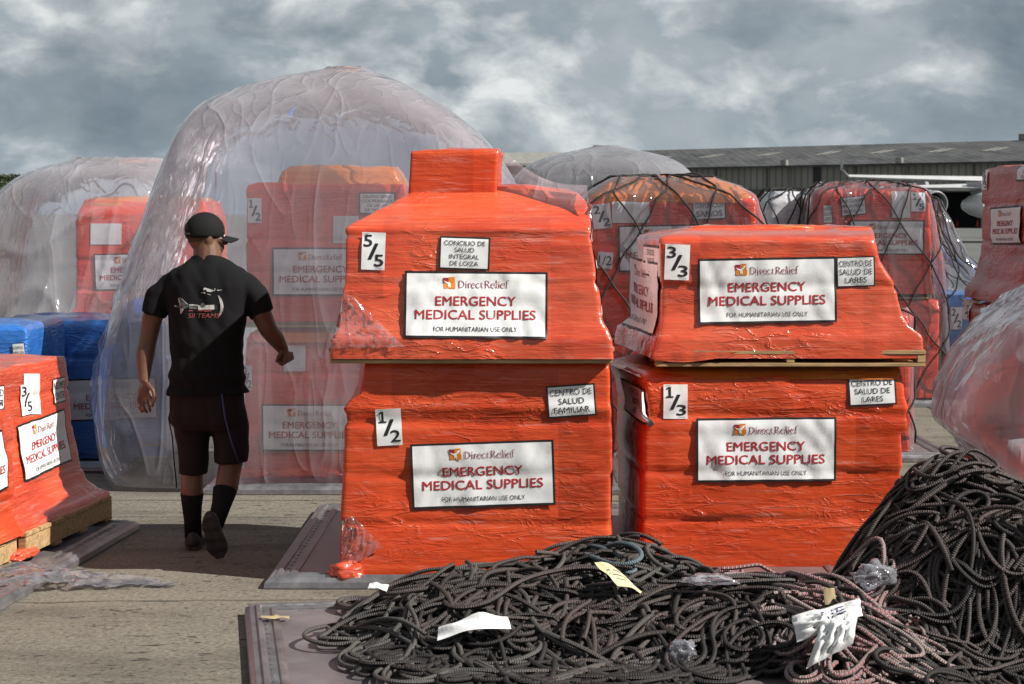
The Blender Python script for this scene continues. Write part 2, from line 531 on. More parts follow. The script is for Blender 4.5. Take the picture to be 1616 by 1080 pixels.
def serif_mesh():
    """old-style serif lettering drawn as strokes"""
    if 'serif' in _tc: return _tc['serif']
    vs, fs = [], []
    x = 0.0
    st, th = .105, .05

    def stem(cx, y0, y1, top=True, topl=False):
        stroke([(x + cx, y0), (x + cx, y1)], st, vs, fs)
        stroke([(x + cx - .13, y0 + .02), (x + cx + .13, y0 + .02)], .04, vs, fs)
        if top: stroke([(x + cx - .12, y1 - .02), (x + cx + .10, y1 - .02)], .04, vs, fs)
        if topl: stroke([(x + cx - .12, y1 - .05), (x + cx, y1)], .05, vs, fs)
    for ch in "Direct Relief":
        if ch == 'D':
            stem(.15, 0, 1)
            a = arc(.22, .5, .52, .48, 90, -90, 18)
            stroke([(x + .15, .98)] + [(x + p, q) for p, q in a] + [(x + .15, .02)], [th] + [th + .07 * math.sin(math.pi * i / 18) for i in range(19)] + [th], vs, fs)
            x += .86
        elif ch == 'i':
            stem(.14, 0, .62, False, True)
            stroke([(x + .14, .80), (x + .14, .92)], .12, vs, fs)
            x += .31
        elif ch == 'r':
            stem(.14, 0, .62, False, True)
            stroke([(x + .16, .42), (x + .24, .56), (x + .33, .60), (x + .42, .56)], [.05, .06, .09, .10], vs, fs)
            x += .46
        elif ch in 'ec':
            a = arc(.28, .31, .25, .31, 20 if ch == 'e' else 50, 325, 16)
            stroke([(x + p, q) for p, q in a], [th + .055 * math.sin(math.pi * i / 16) for i in range(17)], vs, fs)
            if ch == 'e': stroke([(x + .06, .37), (x + .53, .40)], .045, vs, fs)
            x += .58 if ch == 'e' else .55
        elif ch == 't':
            stroke([(x + .17, .82), (x + .16, .14), (x + .20, .04), (x + .30, .02), (x + .38, .06)], [.06, st, .09, .06, .04], vs, fs)
            stroke([(x + .02, .60), (x + .36, .60)], .045, vs, fs)
            x += .40
        elif ch == 'R':
            stem(.15, 0, 1)
            a = arc(.25, .75, .30, .23, 90, -90, 14)
            stroke([(x + .15, .98)] + [(x + p, q) for p, q in a] + [(x + .15, .52)], [th] + [th + .06 * math.sin(math.pi * i / 14) for i in range(15)] + [th], vs, fs)
            stroke([(x + .30, .52), (x + .68, .02)], st, vs, fs)
            stroke([(x + .58, .02), (x + .80, .02)], .04, vs, fs)
            x += .80
        elif ch == 'l':
            stem(.14, 0, 1.06, False, True)
            x += .31
        elif ch == 'f':
            stroke([(x + .16, 0), (x + .16, .84), (x + .22, 1.0), (x + .34, 1.06), (x + .46, .99)], [st, st, .08, .06, .08], vs, fs)
            stroke([(x + .03, .02), (x + .32, .02)], .04, vs, fs)
            stroke([(x + .02, .60), (x + .36, .60)], .045, vs, fs)
            x += .44
        else:
            x += .10
    x1 = max(v[0] for v in vs)
    y1 = max(v[1] for v in vs)
    _tc['serif'] = ([(a / x1, b / y1) for a, b in vs], fs, x1 / y1)
    return _tc['serif']


# ------------------------------------------------------------------ wrapped loads
class Load: pass


def L(z, xl, xr, yf=0.0, yb=1.0, xlb=None, xrb=None):
    return dict(z=z, xl=xl, xr=xr, yf=yf, yb=yb, xlb=xl if xlb is None else xlb, xrb=xr if xrb is None else xrb)


def ring_pts(l, r, nf=44, ns=26, nb=22):
    C = [Vector((l['xl'], l['yf'])), Vector((l['xr'], l['yf'])), Vector((l['xrb'], l['yb'])), Vector((l['xlb'], l['yb']))]
    cnt = [nf, ns, nb, ns]
    pts = []
    for i in range(4):
        p, c, n = C[i - 1], C[i], C[(i + 1) % 4]
        rr = min(r, (p - c).length * .48, (n - c).length * .48)
        a, b = c + (p - c).normalized() * rr, c + (n - c).normalized() * rr
        for k in range(6):
            tt = k / 5
            pts.append(a * (1 - tt) ** 2 + c * 2 * tt * (1 - tt) + b * tt ** 2)
        d = C[(i + 2) % 4] - n
        rn = min(r, (c - n).length * .48, d.length * .48)
        e = n + (c - n).normalized() * rn
        for k in range(1, cnt[i]):
            pts.append(b.lerp(e, k / cnt[i]))
    return pts


def lofted(levels, Mx, dz=.016, relax=0, r=.035, seed=0, amp=1.0, seams=(), disp=None, top=True, top_amp=.012, counts=(44, 26, 22), bev=True):
    lv = sorted(levels, key=lambda l: l['z'])
    zs = []
    for a, b in zip(lv, lv[1:]):
        n = max(1, int(round((b['z'] - a['z']) / dz)))
        zs += [a['z'] + (b['z'] - a['z']) * k / n for k in range(n)]
    zs.append(lv[-1]['z'])
    rings2 = []
    rnd = random.Random(seed)
    cell = {}
    prof = []
    for z in zs:
        for a, b in zip(lv, lv[1:]):
            if z <= b['z'] + 1e-6: break
        f = (z - a['z']) / max(1e-6, b['z'] - a['z'])
        if not relax: f = f * f * (3 - 2 * f) * .5 + f * .5
        prof.append({k: a[k] + (b[k] - a[k]) * f for k in a})
    for _ in range(relax):                # soft, hanging profile
        q = [dict(x) for x in prof]
        for i in range(1, len(prof) - 1):
            for k in prof[i]:
                if k != 'z': prof[i][k] = (q[i - 1][k] + 2 * q[i][k] + q[i + 1][k]) / 4
    for z, l in zip(zs, prof):
        pts = ring_pts(l, r, *counts)
        n = len(pts)
        s = 0.0
        row = []
        lay = sum(1 for q in seams if z > q)
        for i, p in enumerate(pts):
            tg = pts[(i + 1) % n] - pts[i - 1]
            nr = Vector((tg.y, -tg.x))
            nr = nr.normalized() if nr.length > 0 else Vector((0, 0))
            s += (p - pts[i - 1]).length if i else 0
            if disp is not None:
                d = disp(p, z, s, i)
            else:
                d = 0.0
                for q in seams: d -= .009 * math.exp(-((z - q) / .013) ** 2)
                ck = (lay, int((s + lay * .13) / .36))
                if ck not in cell: cell[ck] = rnd.uniform(-.006, .007)
                d += cell[ck]
                d += .007 * noise.noise(Vector((p.x * 2.2, p.y * 2.2 + seed, z * 2.6)))
                d += .0030 * noise.noise(Vector((s * 1.2, z * 13 + s * 1.2, seed + 3)))
                d += .0011 * noise.noise(Vector((s * 5 + z * 9, z * 34, seed + 7)))
                d *= amp
            row.append(Vector((p.x + nr.x * d, p.y + nr.y * d, z)))
        rings2.append(row)
    if disp is None:                     # smooth the carton steps along the ring
        for row in rings2:
            n = len(row)
            for _ in range(1):
                row[:] = [(row[i - 1] + row[i] * 2 + row[(i + 1) % n]) / 4 for i in range(n)]
    last = rings2[-1]
    n = len(last)
    if top:
        c = sum(last, Vector()) / n
        for k, f in enumerate((.985, .95, .88, .75, .58, .38, .18, .05)):
            rings2.append([c.lerp(p, f) + Vector((0, 0, .004 + top_amp * (1 - f) + top_amp * 1.6 * noise.noise(Vector((p.x * 5 * f, p.y * 5 * f, seed + 11))))) for p in last])
    rings = [[Mx @ p for p in row] for row in rings2]
    vs = [p for row in rings for p in row]
    fs = []
    for j in range(len(rings) - 1):
        for i in range(n):
            fs.append((j * n + i, j * n + (i + 1) % n, (j + 1) * n + (i + 1) % n, (j + 1) * n + i))
    if top: fs.append(tuple((len(rings) - 1) * n + i for i in range(n)))
    ld = Load()
    ld.rings, ld.v, ld.f, ld.M, ld.lv = rings, vs, fs, Mx, lv
    return ld


def bvh(vs, fs): return BVHTree.FromPolygons([tuple(v) for v in vs], fs)


def make_load(name, part, label, cat, levels, Mx, mat, base, seed=0, parent=None, seams=(), group=None, r=.020, amp=1.0, top_amp=.012, bottom=True):
    ld = lofted(levels, Mx, seed=seed, seams=seams, r=r, amp=amp, top_amp=top_amp)
    if parent is None:
        parent = thing(name, label, cat, base, group)
    ld.root = parent
    ld.obj = mobj(part, ld.v, ld.f, mat, parent)
    ld.bvh = bvh(ld.v, ld.f)
    return ld


def wood_pallet(ld, x0, x1, y0, y1, z0, z1=None, parent=None, seed=0):
    rnd = random.Random(seed)
    m = MB()
    h = (z1 - z0) if z1 else .13
    th = .02
    Mx = ld.M
    nb = 7
    for k in range(nb):                       # deck boards run along x
        a = y0 + (y1 - y0) * k / nb
        b = a + (y1 - y0) / nb * (.86 if 0 < k < nb - 1 else .95)
        m.box((x0 - rnd.uniform(0, .008), a, z0 + h - th), (x1 + rnd.uniform(0, .008), b, z0 + h), Mx, .003)
    for k in range(3):                        # stringers run along y
        c = x0 + .02 + (x1 - x0 - .04) * k / 2
        m.box((c - .02, y0 + .004, z0 + .0185), (c + .02, y1 - .004, z0 + h - th - .0005), Mx, .003)
    for k in range(4):
        a = y0 + (y1 - y0 - .1) * k / 3
        m.box((x0, a, z0), (x1, a + .1, z0 + .018), Mx, .003)
    return m.build('wooden_pallet', M['wood'], parent or ld.root)


def face_frame(ld, face):
    l = ld.lv[len(ld.lv) // 2]
    Mx = ld.M
    Rm = Mx.to_3x3()
    if face == 'front': o, U, N = Vector((0, l['yf'], 0)), Vector((1, 0, 0)), Vector((0, -1, 0))
    elif face == 'right': o, U, N = Vector((l['xr'], 0, 0)), Vector((0, 1, 0)), Vector((1, 0, 0))
    else: o, U, N = Vector((l['xl'], 0, 0)), Vector((0, -1, 0)), Vector((-1, 0, 0))
    return Mx @ o, Rm @ U, Rm @ N


def on_plane(px, py, o, N):
    d = ray(px, py)
    c = Vector((0, 0, CAM_H))
    return c + d * ((o - c).dot(N) / d.dot(N))


def label(ld, box, face='front', tilt=0.0, kind='plain', lines=(), nums=None, border=True, part='label', at=None, dims=None, wr=1.0, seed=0):
    """paper label stuck on a load; box = where its centre lines sit in the photograph"""
    o, U, N = face_frame(ld, face)
    Zv = Vector((0, 0, 1))
    x0, y0, x1, y1 = box
    xc, yc = (x0 + x1) / 2, (y0 + y1) / 2
    pl, pr = on_plane(x0, yc, o, N), on_plane(x1, yc, o, N)
    pt, pb = on_plane(xc, y0, o, N), on_plane(xc, y1, o, N)
    wd, hg = abs((pr - pl).dot(U)), abs((pt - pb).z)
    # re-find the centre where the load's real surface is
    d = ray(xc, yc)
    h = ld.bvh.ray_cast(Vector((0, 0, CAM_H)), d.normalized())
    ctr = h[0] if h[0] is not None else (pl + pr) / 2
    base_d = (ctr - o).dot(N)
    k = (ctr - Vector((0, 0, CAM_H))).length / ((pl + pr) / 2 - Vector((0, 0, CAM_H))).length
    if face == 'front': wd, hg = wd * k, hg * k
    if dims: wd, hg = dims
    if at is not None:
        h = ld.bvh.ray_cast(at + N * .5, -N)
        ctr = h[0] if h[0] is not None else at
        base_d = (ctr - o).dot(N)
    ca, sa = math.cos(R(tilt)), math.sin(R(tilt))
    rnd = random.Random(seed + int(x0))
    ph = rnd.uniform(0, 50)
    if kind != 'main': wr *= .35

    def flat(a, b):
        u, v = (a - .5) * wd, (b - .5) * hg
        return ctr + U * (u * ca - v * sa) + Zv * (u * sa + v * ca)
    bw = min(.0105, wd * .035) if border else 0
    nu, nv = max(10, int(wd / .016)), max(8, int(hg / .016))
    if border:
        us = [0, bw / wd] + [bw / wd + (1 - 2 * bw / wd) * i / nu for i in range(1, nu)] + [1 - bw / wd, 1]
        vv = [0, bw / hg] + [bw / hg + (1 - 2 * bw / hg) * i / nv for i in range(1, nv)] + [1 - bw / hg, 1]
    else:
        us = [i / nu for i in range(nu + 1)]
        vv = [i / nv for i in range(nv + 1)]
    ds = {}
    for j, b in enumerate(vv):
        for i, a in enumerate(us):
            p = flat(a, b)
            hh = ld.bvh.ray_cast(p + N * .4, -N)
            ds[i, j] = min(max((hh[0] - o).dot(N), base_d - .14), base_d + .08) if hh[0] is not None else base_d
    for _ in range(2):                    # paper bridges small dents
        ds = {(i, j): (ds[i, j] * 2 + sum(ds[min(max(i + a, 0), len(us) - 1), min(max(j + b, 0), len(vv) - 1)] for a, b in ((1, 0), (-1, 0), (0, 1), (0, -1)))) / 6 for (i, j) in ds}
    vs, fs, mi = [], [], []
    for j, b in enumerate(vv):
        for i, a in enumerate(us):
            p = flat(a, b)
            p = p - N * (p - o).dot(N)
            u, v = a * wd, b * hg
            cr = abs(noise.noise(Vector((u * 9 + v * 4, v * 3 - u * 2, ph)))) + .6 * abs(noise.noise(Vector((u * 15 - v * 9, v * 7, ph + 9))))
            vs.append(p + N * (ds[i, j] + .006 + 0.011 * wr * cr + .005 * min(1, wr) * noise.noise(Vector((u * 5, v * 5, ph + 3)))))
    nc = len(us)
    for j in range(len(vv) - 1):
        for i in range(nc - 1):
            fs.append((j * nc + i, j * nc + i + 1, (j + 1) * nc + i + 1, (j + 1) * nc + i))
            mi.append(1 if border and (i == 0 or i == nc - 2 or j == 0 or j == len(vv) - 2) else 0)
    ob = mobj(part, vs, fs, [M['paper'], M['black']], ld.root, mi)
    sb = bvh(vs, fs)
    LV, LF, LM = [], [], []

    def put(mesh, a0, b0, a1, b1, mat, lift=.0022, bold=0.0):
        if bold:                          # heavier strokes: close copies of the letter shapes
            ch_ = (b1 - b0) * bold
            for k, (da, db) in enumerate(((-1, -.7), (1, .7), (-1, .7), (1, -.7))):
                put(mesh, a0 + da * ch_ * hg / wd, b0 + db * ch_, a1 + da * ch_ * hg / wd, b1 + db * ch_, mat, lift - .0002 * (k + 1))
        tv, tf = mesh[0], mesh[1]
        b = len(LV)
        for (s, t2) in tv:
            p = flat(a0 + (a1 - a0) * s, b0 + (b1 - b0) * t2)
            hh = sb.ray_cast(p + N * .5, -N)
            q = hh[0] if hh[0] is not None else p
            LV.append(q + N * lift)
        for f in tf:
            LF.append(tuple(i + b for i in f))
            LM.append(mat)
    if kind == 'main':
        put(text_mesh('EMERGENCY', .018), .22, .485, .778, .625, 0, bold=.016)
        put(text_mesh('MEDICAL SUPPLIES', .018), .077, .28, .918, .42, 0, bold=.016)
        put(text_mesh('FOR HUMANITARIAN USE ONLY', .012), .207, .10, .79, .17, 1)
        put(serif_mesh(), .374, .752, .73, .872, 2)
        q = [(0, 0), (1, 0), (1, 1), (0, 1)]
        sq = lambda a, b, c, d, m, lf=.002: put(([(a, b), (c, b), (c, d), (a, d)], [(0, 1, 2, 3)]), .27, .735, .356, .915, m, lf)
        sq(.06, .05, .50, .46, 3); sq(.0, .46, .44, .93, 4); sq(.44, .46, .95, .99, 3, .0023); sq(.50, .02, 1.0, .46, 3, .0023)
        sq(.0, .70, .44, .93, 2, .0026)
        bird = [(.02, .72), (.22, .60), (.42, .55), (.56, .62), (.70, .80), (.97, .90), (.80, .62), (.62, .46), (.66, .22), (.56, .05), (.50, .26), (.42, .05), (.40, .40), (.18, .50)]
        put((bird, [(0, 1, 2, 13), (2, 12, 13), (2, 3, 7, 12), (3, 4, 6, 7), (4, 5, 6), (12, 7, 8, 10), (8, 9, 10), (12, 10, 11)]), .272, .742, .354, .91, 5, .0034)
        mats = [M['redink'], M['black'], M['maroon'], M['orangeink'], M['redprint'], M['paper']]
    elif kind == 'unit':
        one = ([(.36, 0), (.64, 0), (.64, 1), (.36, 1), (.10, .90), (.10, .74), (.36, .84), (.05, 0), (.95, 0), (.95, .13), (.64, .13), (.36, .13), (.05, .13)], [(0, 1, 10, 11), (11, 10, 2, 6), (6, 2, 3), (5, 6, 3, 4), (7, 0, 11, 12), (1, 8, 9, 10)])
        put(one if nums[0] == '1' else text_mesh(nums[0]), .09, .62, .43, .93, 0, bold=.0 if nums[0] == '1' else .02)
        put(text_mesh('/', .03), .30, .28, .68, .70, 0, bold=.03)
        put(text_mesh(nums[1], .03), .56, .10, .93, .41, 0, bold=.02)
        put(text_mesh('UNIT'), .07, .945, .30, .98, 0)
        put(text_mesh('TOTAL'), .60, .03, .93, .07, 0)
        mats = [M['black']]
    else:
        n = len(lines)
        lh = .82 / max(n, 1)
        asp = hg / wd
        for k, ln in enumerate(lines):
            tm = text_mesh(ln, .010)
            ch = lh * .68
            ww = min(.86, ch * asp * tm[2] * 1.0)
            cy_ = .91 - lh * (k + .5)
            put(tm, .5 - ww / 2, cy_ - ch / 2, .5 + ww / 2, cy_ + ch / 2, 0)
        mats = [M['black']]
    if LV:
        mobj('lettering', LV, LF, mats, ob, LM, smooth=False)
    return ob


def strap(ld, box, mat, part, face='front'):
    """a flat band of tape on a load face"""
    o, U, N = face_frame(ld, face)
    x0, y0, x1, y1 = box
    vs, fs = [], []
    nu, nv = 6, 12
    for j in range(nv + 1):
        for i in range(nu + 1):
            p = on_plane(x0 + (x1 - x0) * i / nu, y1 + (y0 - y1) * j / nv, o, N)
            hh = ld.bvh.ray_cast(p + N * .4, -N)
            q = hh[0] if hh[0] is not None else p
            vs.append(q + N * .005)
    for j in range(nv):
        for i in range(nu):
            fs.append((j * (nu + 1) + i, j * (nu + 1) + i + 1, (j + 1) * (nu + 1) + i + 1, (j + 1) * (nu + 1) + i))
    return mobj(part, vs, fs, mat, ld.root)


def px_levels(Y, rows, mid=False):
    """rows: (y, xl, xr, yf, yb, dxl_back, dxr_back) measured on the plane at depth Y -> local levels"""
    res = []
    for row in rows:
        y, xl, xr = row[:3]
        yf = row[3] if len(row) > 3 else 0.0
        yb = row[4] if len(row) > 4 else 1.0
        dl = row[5] if len(row) > 5 else 0.0
        dr = row[6] if len(row) > 6 else 0.0
        Yr = Y + (yf + (yb - yf) * .22 if mid else yf)
        z = W(808, y, Yr).z
        a, b = W(xl, y, Yr).x, W(xr, y, Yr).x
        if mid: z = max(z, .012 + .0001 * (900 - y))
        res.append(L(z, a, b, yf, yb, a + dl, b + dr))
    return res


def crumple(name, ctr, size, mat, parent=None, seed=0, amp=.35, sub=4, loc=None):
    bm = bmesh.new()
    bmesh.ops.create_icosphere(bm, subdivisions=sub, radius=1)
    vs = []
    for v in bm.verts:
        p = v.co
        k = 1 + amp * (noise.noise(p * 1.7 + Vector((seed, 0, 0))) + .6 * abs(noise.noise(p * 3.6 + Vector((0, seed, 0)))) + .3 * noise.noise(p * 8 + Vector((seed, 3, 0))))
        vs.append(Vector(ctr) + Vector((p.x * size[0] * k, p.y * size[1] * k, p.z * size[2] * k)))
    bm.verts.index_update()
    fs = [tuple(v.index for v in f.verts) for f in bm.faces]
    bm.free()
    return mobj(name, vs, fs, mat, parent, loc=loc)


# ------------------------------------------------------------------ alloy cargo pallets
def cargo_pallet(label_, c, yaw, lx, ly, loc_front_left=True):
    """c = front-left corner on the ground; lx along local x, ly along local y"""
    o = thing('cargo_pallet', label_, 'cargo pallet', (c[0], c[1], 0), 'alloy cargo pallets on the apron')
    Mx = Matrix.Translation((c[0], c[1], 0)) @ Matrix.Rotation(R(yaw), 4, 'Z')
    rw = .14
    p = MB()
    p.box((rw - .004, rw - .004, .004), (lx - rw + .004, ly - rw + .004, .046), Mx)
    for i in range(9):                        # tie-down studs along the inner frame
        for yy in (rw + .02, ly - rw - .02):
            p.box((rw + .1 + (lx - 2 * rw - .2) * i / 8 - .012, yy - .008, .0465), (rw + .1 + (lx - 2 * rw - .2) * i / 8 + .012, yy + .008, .050), Mx)
    p.build('panel', M['alu'], o)
    prof = [(0, .006), (.004, .0), (.125, .0), (.14, .002), (.14, .052), (.125, .057), (.112, .057), (.108, .049), (.070, .049), (.066, .058), (.050, .060), (.046, .050), (.022, .050), (.018, .044), (.004, .032)]
    cs = [Vector((0, 0)), Vector((lx, 0)), Vector((lx, ly)), Vector((0, ly))]
    for k in range(4):
        a, b = cs[k], cs[(k + 1) % 4]
        d = (b - a).normalized()
        nrm = Vector((-d.y, d.x))
        m = MB()
        r1 = [Mx @ Vector((*(a + d * q + nrm * q), z)) for q, z in prof]
        r2 = [Mx @ Vector((*(b - d * q + nrm * q), z)) for q, z in prof]
        m.loft([r1, r2])
        ln = (b - a).length
        nd = int(ln / .085)
        for i in range(2, nd - 1):            # slots and rivets in the rail groove
            s = ln * i / nd
            q = a + d * s + nrm * .088
            lo = q - d * .011 - nrm * .007
            hi = q + d * .011 + nrm * .007
            m.box((min(lo.x, hi.x), min(lo.y, hi.y), .047), (max(lo.x, hi.x), max(lo.y, hi.y), .0535), Mx)
        m.build('rail', M['rail'], o)
    return o


YA = 8.64                                  # front plane of the left stack
YC = 8.86                                  # front plane of the right stack
cargo_pallet('long alloy cargo pallet under the two tall orange stacks', (-1.14, 8.545), -.4, 2.76, 2.24)
cargo_pallet('dusty mauve alloy cargo pallet half buried under the near rope pile', (-.80, 5.78), 9.0, 2.5, 2.24)
# left foreground sheet, its right edge runs away from the camera
_c = G(0, 966)
_d = (G(220, 836) - _c).normalized()
_yaw = math.degrees(math.atan2(_d.y, _d.x)) - 90
_br = G(221, 836)
_ax = Vector((math.cos(R(_yaw)), math.sin(R(_yaw)), 0))
_ay = Vector((-math.sin(R(_yaw)), math.cos(R(_yaw)), 0))
_fl = _br - _ax * 2.24 - _ay * 2.74
cargo_pallet('alloy cargo pallet under the 3/5 orange load at the left edge', (_fl.x, _fl.y), _yaw, 2.24, 2.74)
cargo_pallet('alloy cargo pallet under the loads inside the big plastic tent', (W(318, 780, 11.45).x, 11.45), 0, 2.70, 2.24)
cargo_pallet('alloy cargo pallet under the blue wrapped loads', (-5.3, 12.45), 1.0, 2.74, 2.24)
cargo_pallet('alloy cargo pallet under the 2/2 netted load behind the stacks', (.36, 12.95), 0.3, 2.74, 2.24)
cargo_pallet('alloy cargo pallet under the blue and red netted loads at right', (2.2, 16.7), 0.0, 2.74, 2.24)

# ------------------------------------------------------------------ left stack, lower load (1/2)
I4 = lambda Y: Matrix.Translation((0, Y, 0))
rows = [(907, 534, 963, -.02, 1.1, 0, .07), (885, 536, 964, -.015, 1.1, 0, .07), (800, 539, 962, 0, 1.1, 0, .07), (752, 541, 962, 0, 1.1, 0, .07), (744, 541, 967, 0, 1.1, 0, .06), (690, 543, 966, 0, 1.1, 0, .06), (655, 546, 965, 0, 1.1, 0, .06), (646, 541, 965, -.01, 1.1, 0, .06), (632, 552, 964, 0, 1.1, -.03, .06), (622, 568, 964, 0, 1.1, -.09, .06), (585, 574, 963, .0, 1.1, -.09, .05), (574, 578, 960, .01, 1.08, -.09, .05)]
A = make_load('wrapped_pallet_load', 'wrapped_cartons', 'orange wrapped pallet load marked 1/2, lower one of the left stack', 'pallet load',
              px_levels(YA, rows), I4(YA), M['orange'], (W(750, 915, YA).x, YA, .057), seed=3, seams=(.29, .52, .76), group='orange wrapped loads in the front stacks')
wood_pallet(A, W(538, 900, YA).x, W(963, 900, YA).x, .01, 1.0, .0605, .165, seed=1)
label(A, (594, 645, 634, 703), kind='unit', nums='12', border=False, tilt=3, part='unit_label')
label(A, (863, 607, 940, 658), lines=('CENTRO DE', 'SALUD', 'FAMILIAR'), tilt=4, part='address_label')
label(A, (649, 697, 875, 800), kind='main', tilt=2)
crumple('loose_wrap', W(545, 902, YA - .02), (.085, .06, .045), M['orange2'], A.root, 3)

# upper load (5/5)
rows = [(567, 520, 968, -.075, 1.05), (537, 520, 966, -.075, 1.05), (527, 527, 962, -.06, 1.04), (505, 534, 950, -.035, 1.02), (480, 536, 947, -.02), (440, 540, 941, -.01), (430, 543, 941, 0.0), (380, 543, 934, .01), (361, 544, 932, .02, 1.0),
        (356, 549, 932, .04, .99), (338, 585, 930, .15, .97), (318, 622, 924, .26, .93), (305, 645, 912, .33, .88), (298, 668, 895, .38, .80)]
B = make_load('wrapped_pallet_load', 'wrapped_cartons', 'orange wrapped pallet load marked 5/5 with a small carton on its sloping top', 'pallet load',
              px_levels(YA, rows), I4(YA), M['orange2'], (W(745, 570, YA).x, YA, W(745, 572, YA).z), seed=8, seams=(1.40, 1.62), group='orange wrapped loads in the front stacks')
zb = W(745, 573, YA).z
wood_pallet(B, W(523, 570, YA).x, W(966, 570, YA).x, -.06, 1.0, zb + .002, zb + .075, seed=2)
label(B, (571, 367, 608, 426), kind='unit', nums='55', border=False, tilt=-2, part='unit_label')
label(B, (693, 374, 773, 426), lines=('CONCILIO DE', 'SALUD', 'INTEGRAL', 'DE LOIZA'), tilt=-2, part='address_label')
label(B, (638, 429, 864, 533), kind='main', tilt=-.5, seed=2, wr=1.5)
label(B, (917, 328, 929, 378), face='right', kind='unit', nums='55', border=False, tilt=8, part='unit_label', at=Vector((W(932, 352, YA).x, YA + .20, W(920, 352, YA).z)), dims=(.115, .165))
label(B, (917, 328, 929, 378), face='right', kind='main', tilt=3, at=Vector((W(940, 440, YA).x, YA + .48, W(940, 445, YA).z)), dims=(.66, .31))
rows = [(318, 640, 785, 0, .42, .01, .02), (311, 644, 783, .0, .42, .01, .02), (262, 647, 784, .0, .42, .01, .02), (243, 648, 786, .0, .42, .01, .02), (239, 650, 787, .01, .41, .01, .02)]
YB2 = YA + .34
make_load('', 'carton', '', '', px_levels(YB2, rows), I4(YB2), M['orange'], None, seed=5, parent=B.root, r=.012, amp=.5)
# stretched film running from the little carton down to the load's right shoulder
vs, fs = [], []
nu, nv = 26, 14
a0, a1 = W(797, 241, YB2 + .05), W(796, 312, YB2 + .03)
b0, b1 = W(926, 292, YA + .30), W(930, 330, YA + .10)
for j in range(nv + 1):
    for i in range(nu + 1):
        s, q = i / nu, j / nv
        p = a0.lerp(a1, q).lerp(b0.lerp(b1, q), s)
        p.z -= .05 * math.sin(math.pi * s) * (1 - .2 * q)
        p.y += .012 * noise.noise(Vector((q * 16, s * 2, 1))) - .03 * math.sin(math.pi * q)
        vs.append(p)
for j in range(nv):
    for i in range(nu):
        fs.append((j * (nu + 1) + i, (j + 1) * (nu + 1) + i, (j + 1) * (nu + 1) + i + 1, j * (nu + 1) + i + 1))
mobj('clear_film', vs, fs, M['film_wrap'], B.root)

def film_patch(ld, corners, seed, name='clear_film'):
    """loose overlapping tail of clear film lying on a load's front"""
    o, U, N = face_frame(ld, 'front')
    a, b, c, d = [on_plane(px, py, o, N) for px, py in corners]
    vs, fs = [], []
    nu = nv = 22
    for j in range(nv + 1):
        for i in range(nu + 1):
            s_, q_ = i / nu, j / nv
            p = a.lerp(b, s_).lerp(d.lerp(c, s_), q_)
            hh = ld.bvh.ray_cast(p + N * .3, -N)
            p = hh[0] if hh[0] is not None else p
            e = noise.noise(Vector((s_ * 5 + q_ * 7, q_ * 3, seed)))
            vs.append(p + N * (.008 + .016 * max(0, 1 - abs(e) * 5)))
    for j in range(nv):
        for i in range(nu):
            fs.append((j * (nu + 1) + i, j * (nu + 1) + i + 1, (j + 1) * (nu + 1) + i + 1, (j + 1) * (nu + 1) + i))
    return mobj(name, vs, fs, M['film_wrap'], ld.root)


film_patch(A, [(540, 822), (556, 812), (606, 862), (540, 900)], 1)
film_patch(B, [(542, 462), (560, 470), (640, 545), (524, 548)], 2)
# ------------------------------------------------------------------ right stack, lower load (1/3)
rows = [(897, 1012, 1425, 0, 1.02, -.06, 0), (880, 1012, 1425, 0, 1.02, -.06), (780, 1014, 1425, 0, 1.02, -.06), (738, 1015, 1425, 0, 1.02, -.07), (685, 1016, 1423, 0, 1.02, -.07), (678, 1020, 1433, -.005, 1.02, -.08), (643, 1024, 1433, 0, 1.02, -.1), (628, 1021, 1428, 0, 1.02, -.1), (597, 1017, 1425, .01, 1.0, -.12), (588, 1022, 1423, .05, .98, -.1), (582, 1060, 1421, .10, .95, -.1, 0)]
C_ = make_load('wrapped_pallet_load', 'wrapped_cartons', 'orange wrapped pallet load marked 1/3, lower one of the right stack', 'pallet load',
               px_levels(YC, rows), I4(YC), M['orange'], (W(1220, 900, YC).x, YC, .057), seed=13, seams=(.27, .50, .77), group='orange wrapped loads in the front stacks')
wood_pallet(C_, W(1018, 900, YC).x, W(1422, 900, YC).x, .01, 1.0, .0605, .16, seed=3)
label(C_, (1047, 607, 1085, 661), kind='unit', nums='13', border=False, tilt=0, part='unit_label')
label(C_, (1339, 594, 1414, 640), lines=('CENTRO DE', 'SALUD DE', 'LARES'), tilt=3, part='address_label')
label(C_, (1098, 659, 1319, 760), kind='main', tilt=.6, seed=5, wr=1.2)
label(C_, (998, 606, 1013, 658), face='left', lines=('CENTRO DE', 'SALUD DE', 'LARES'), part='address_label')
rows = [(600, 1014, 1424, .0, 1.0, -.12, 0), (590, 1024, 1424, .03, 1.0, -.1), (578, 1062, 1420, .09, .95, -.1, 0), (572, 1095, 1415, .14, .9, -.1)]
tp = lofted([dict(l, z=l['z'] + .004) for l in px_levels(YC, rows)], I4(YC), seed=31, amp=1.6, r=.05, dz=.008, top_amp=.01)
mobj('top_sheet', tp.v, tp.f, M['amber'], C_.root)

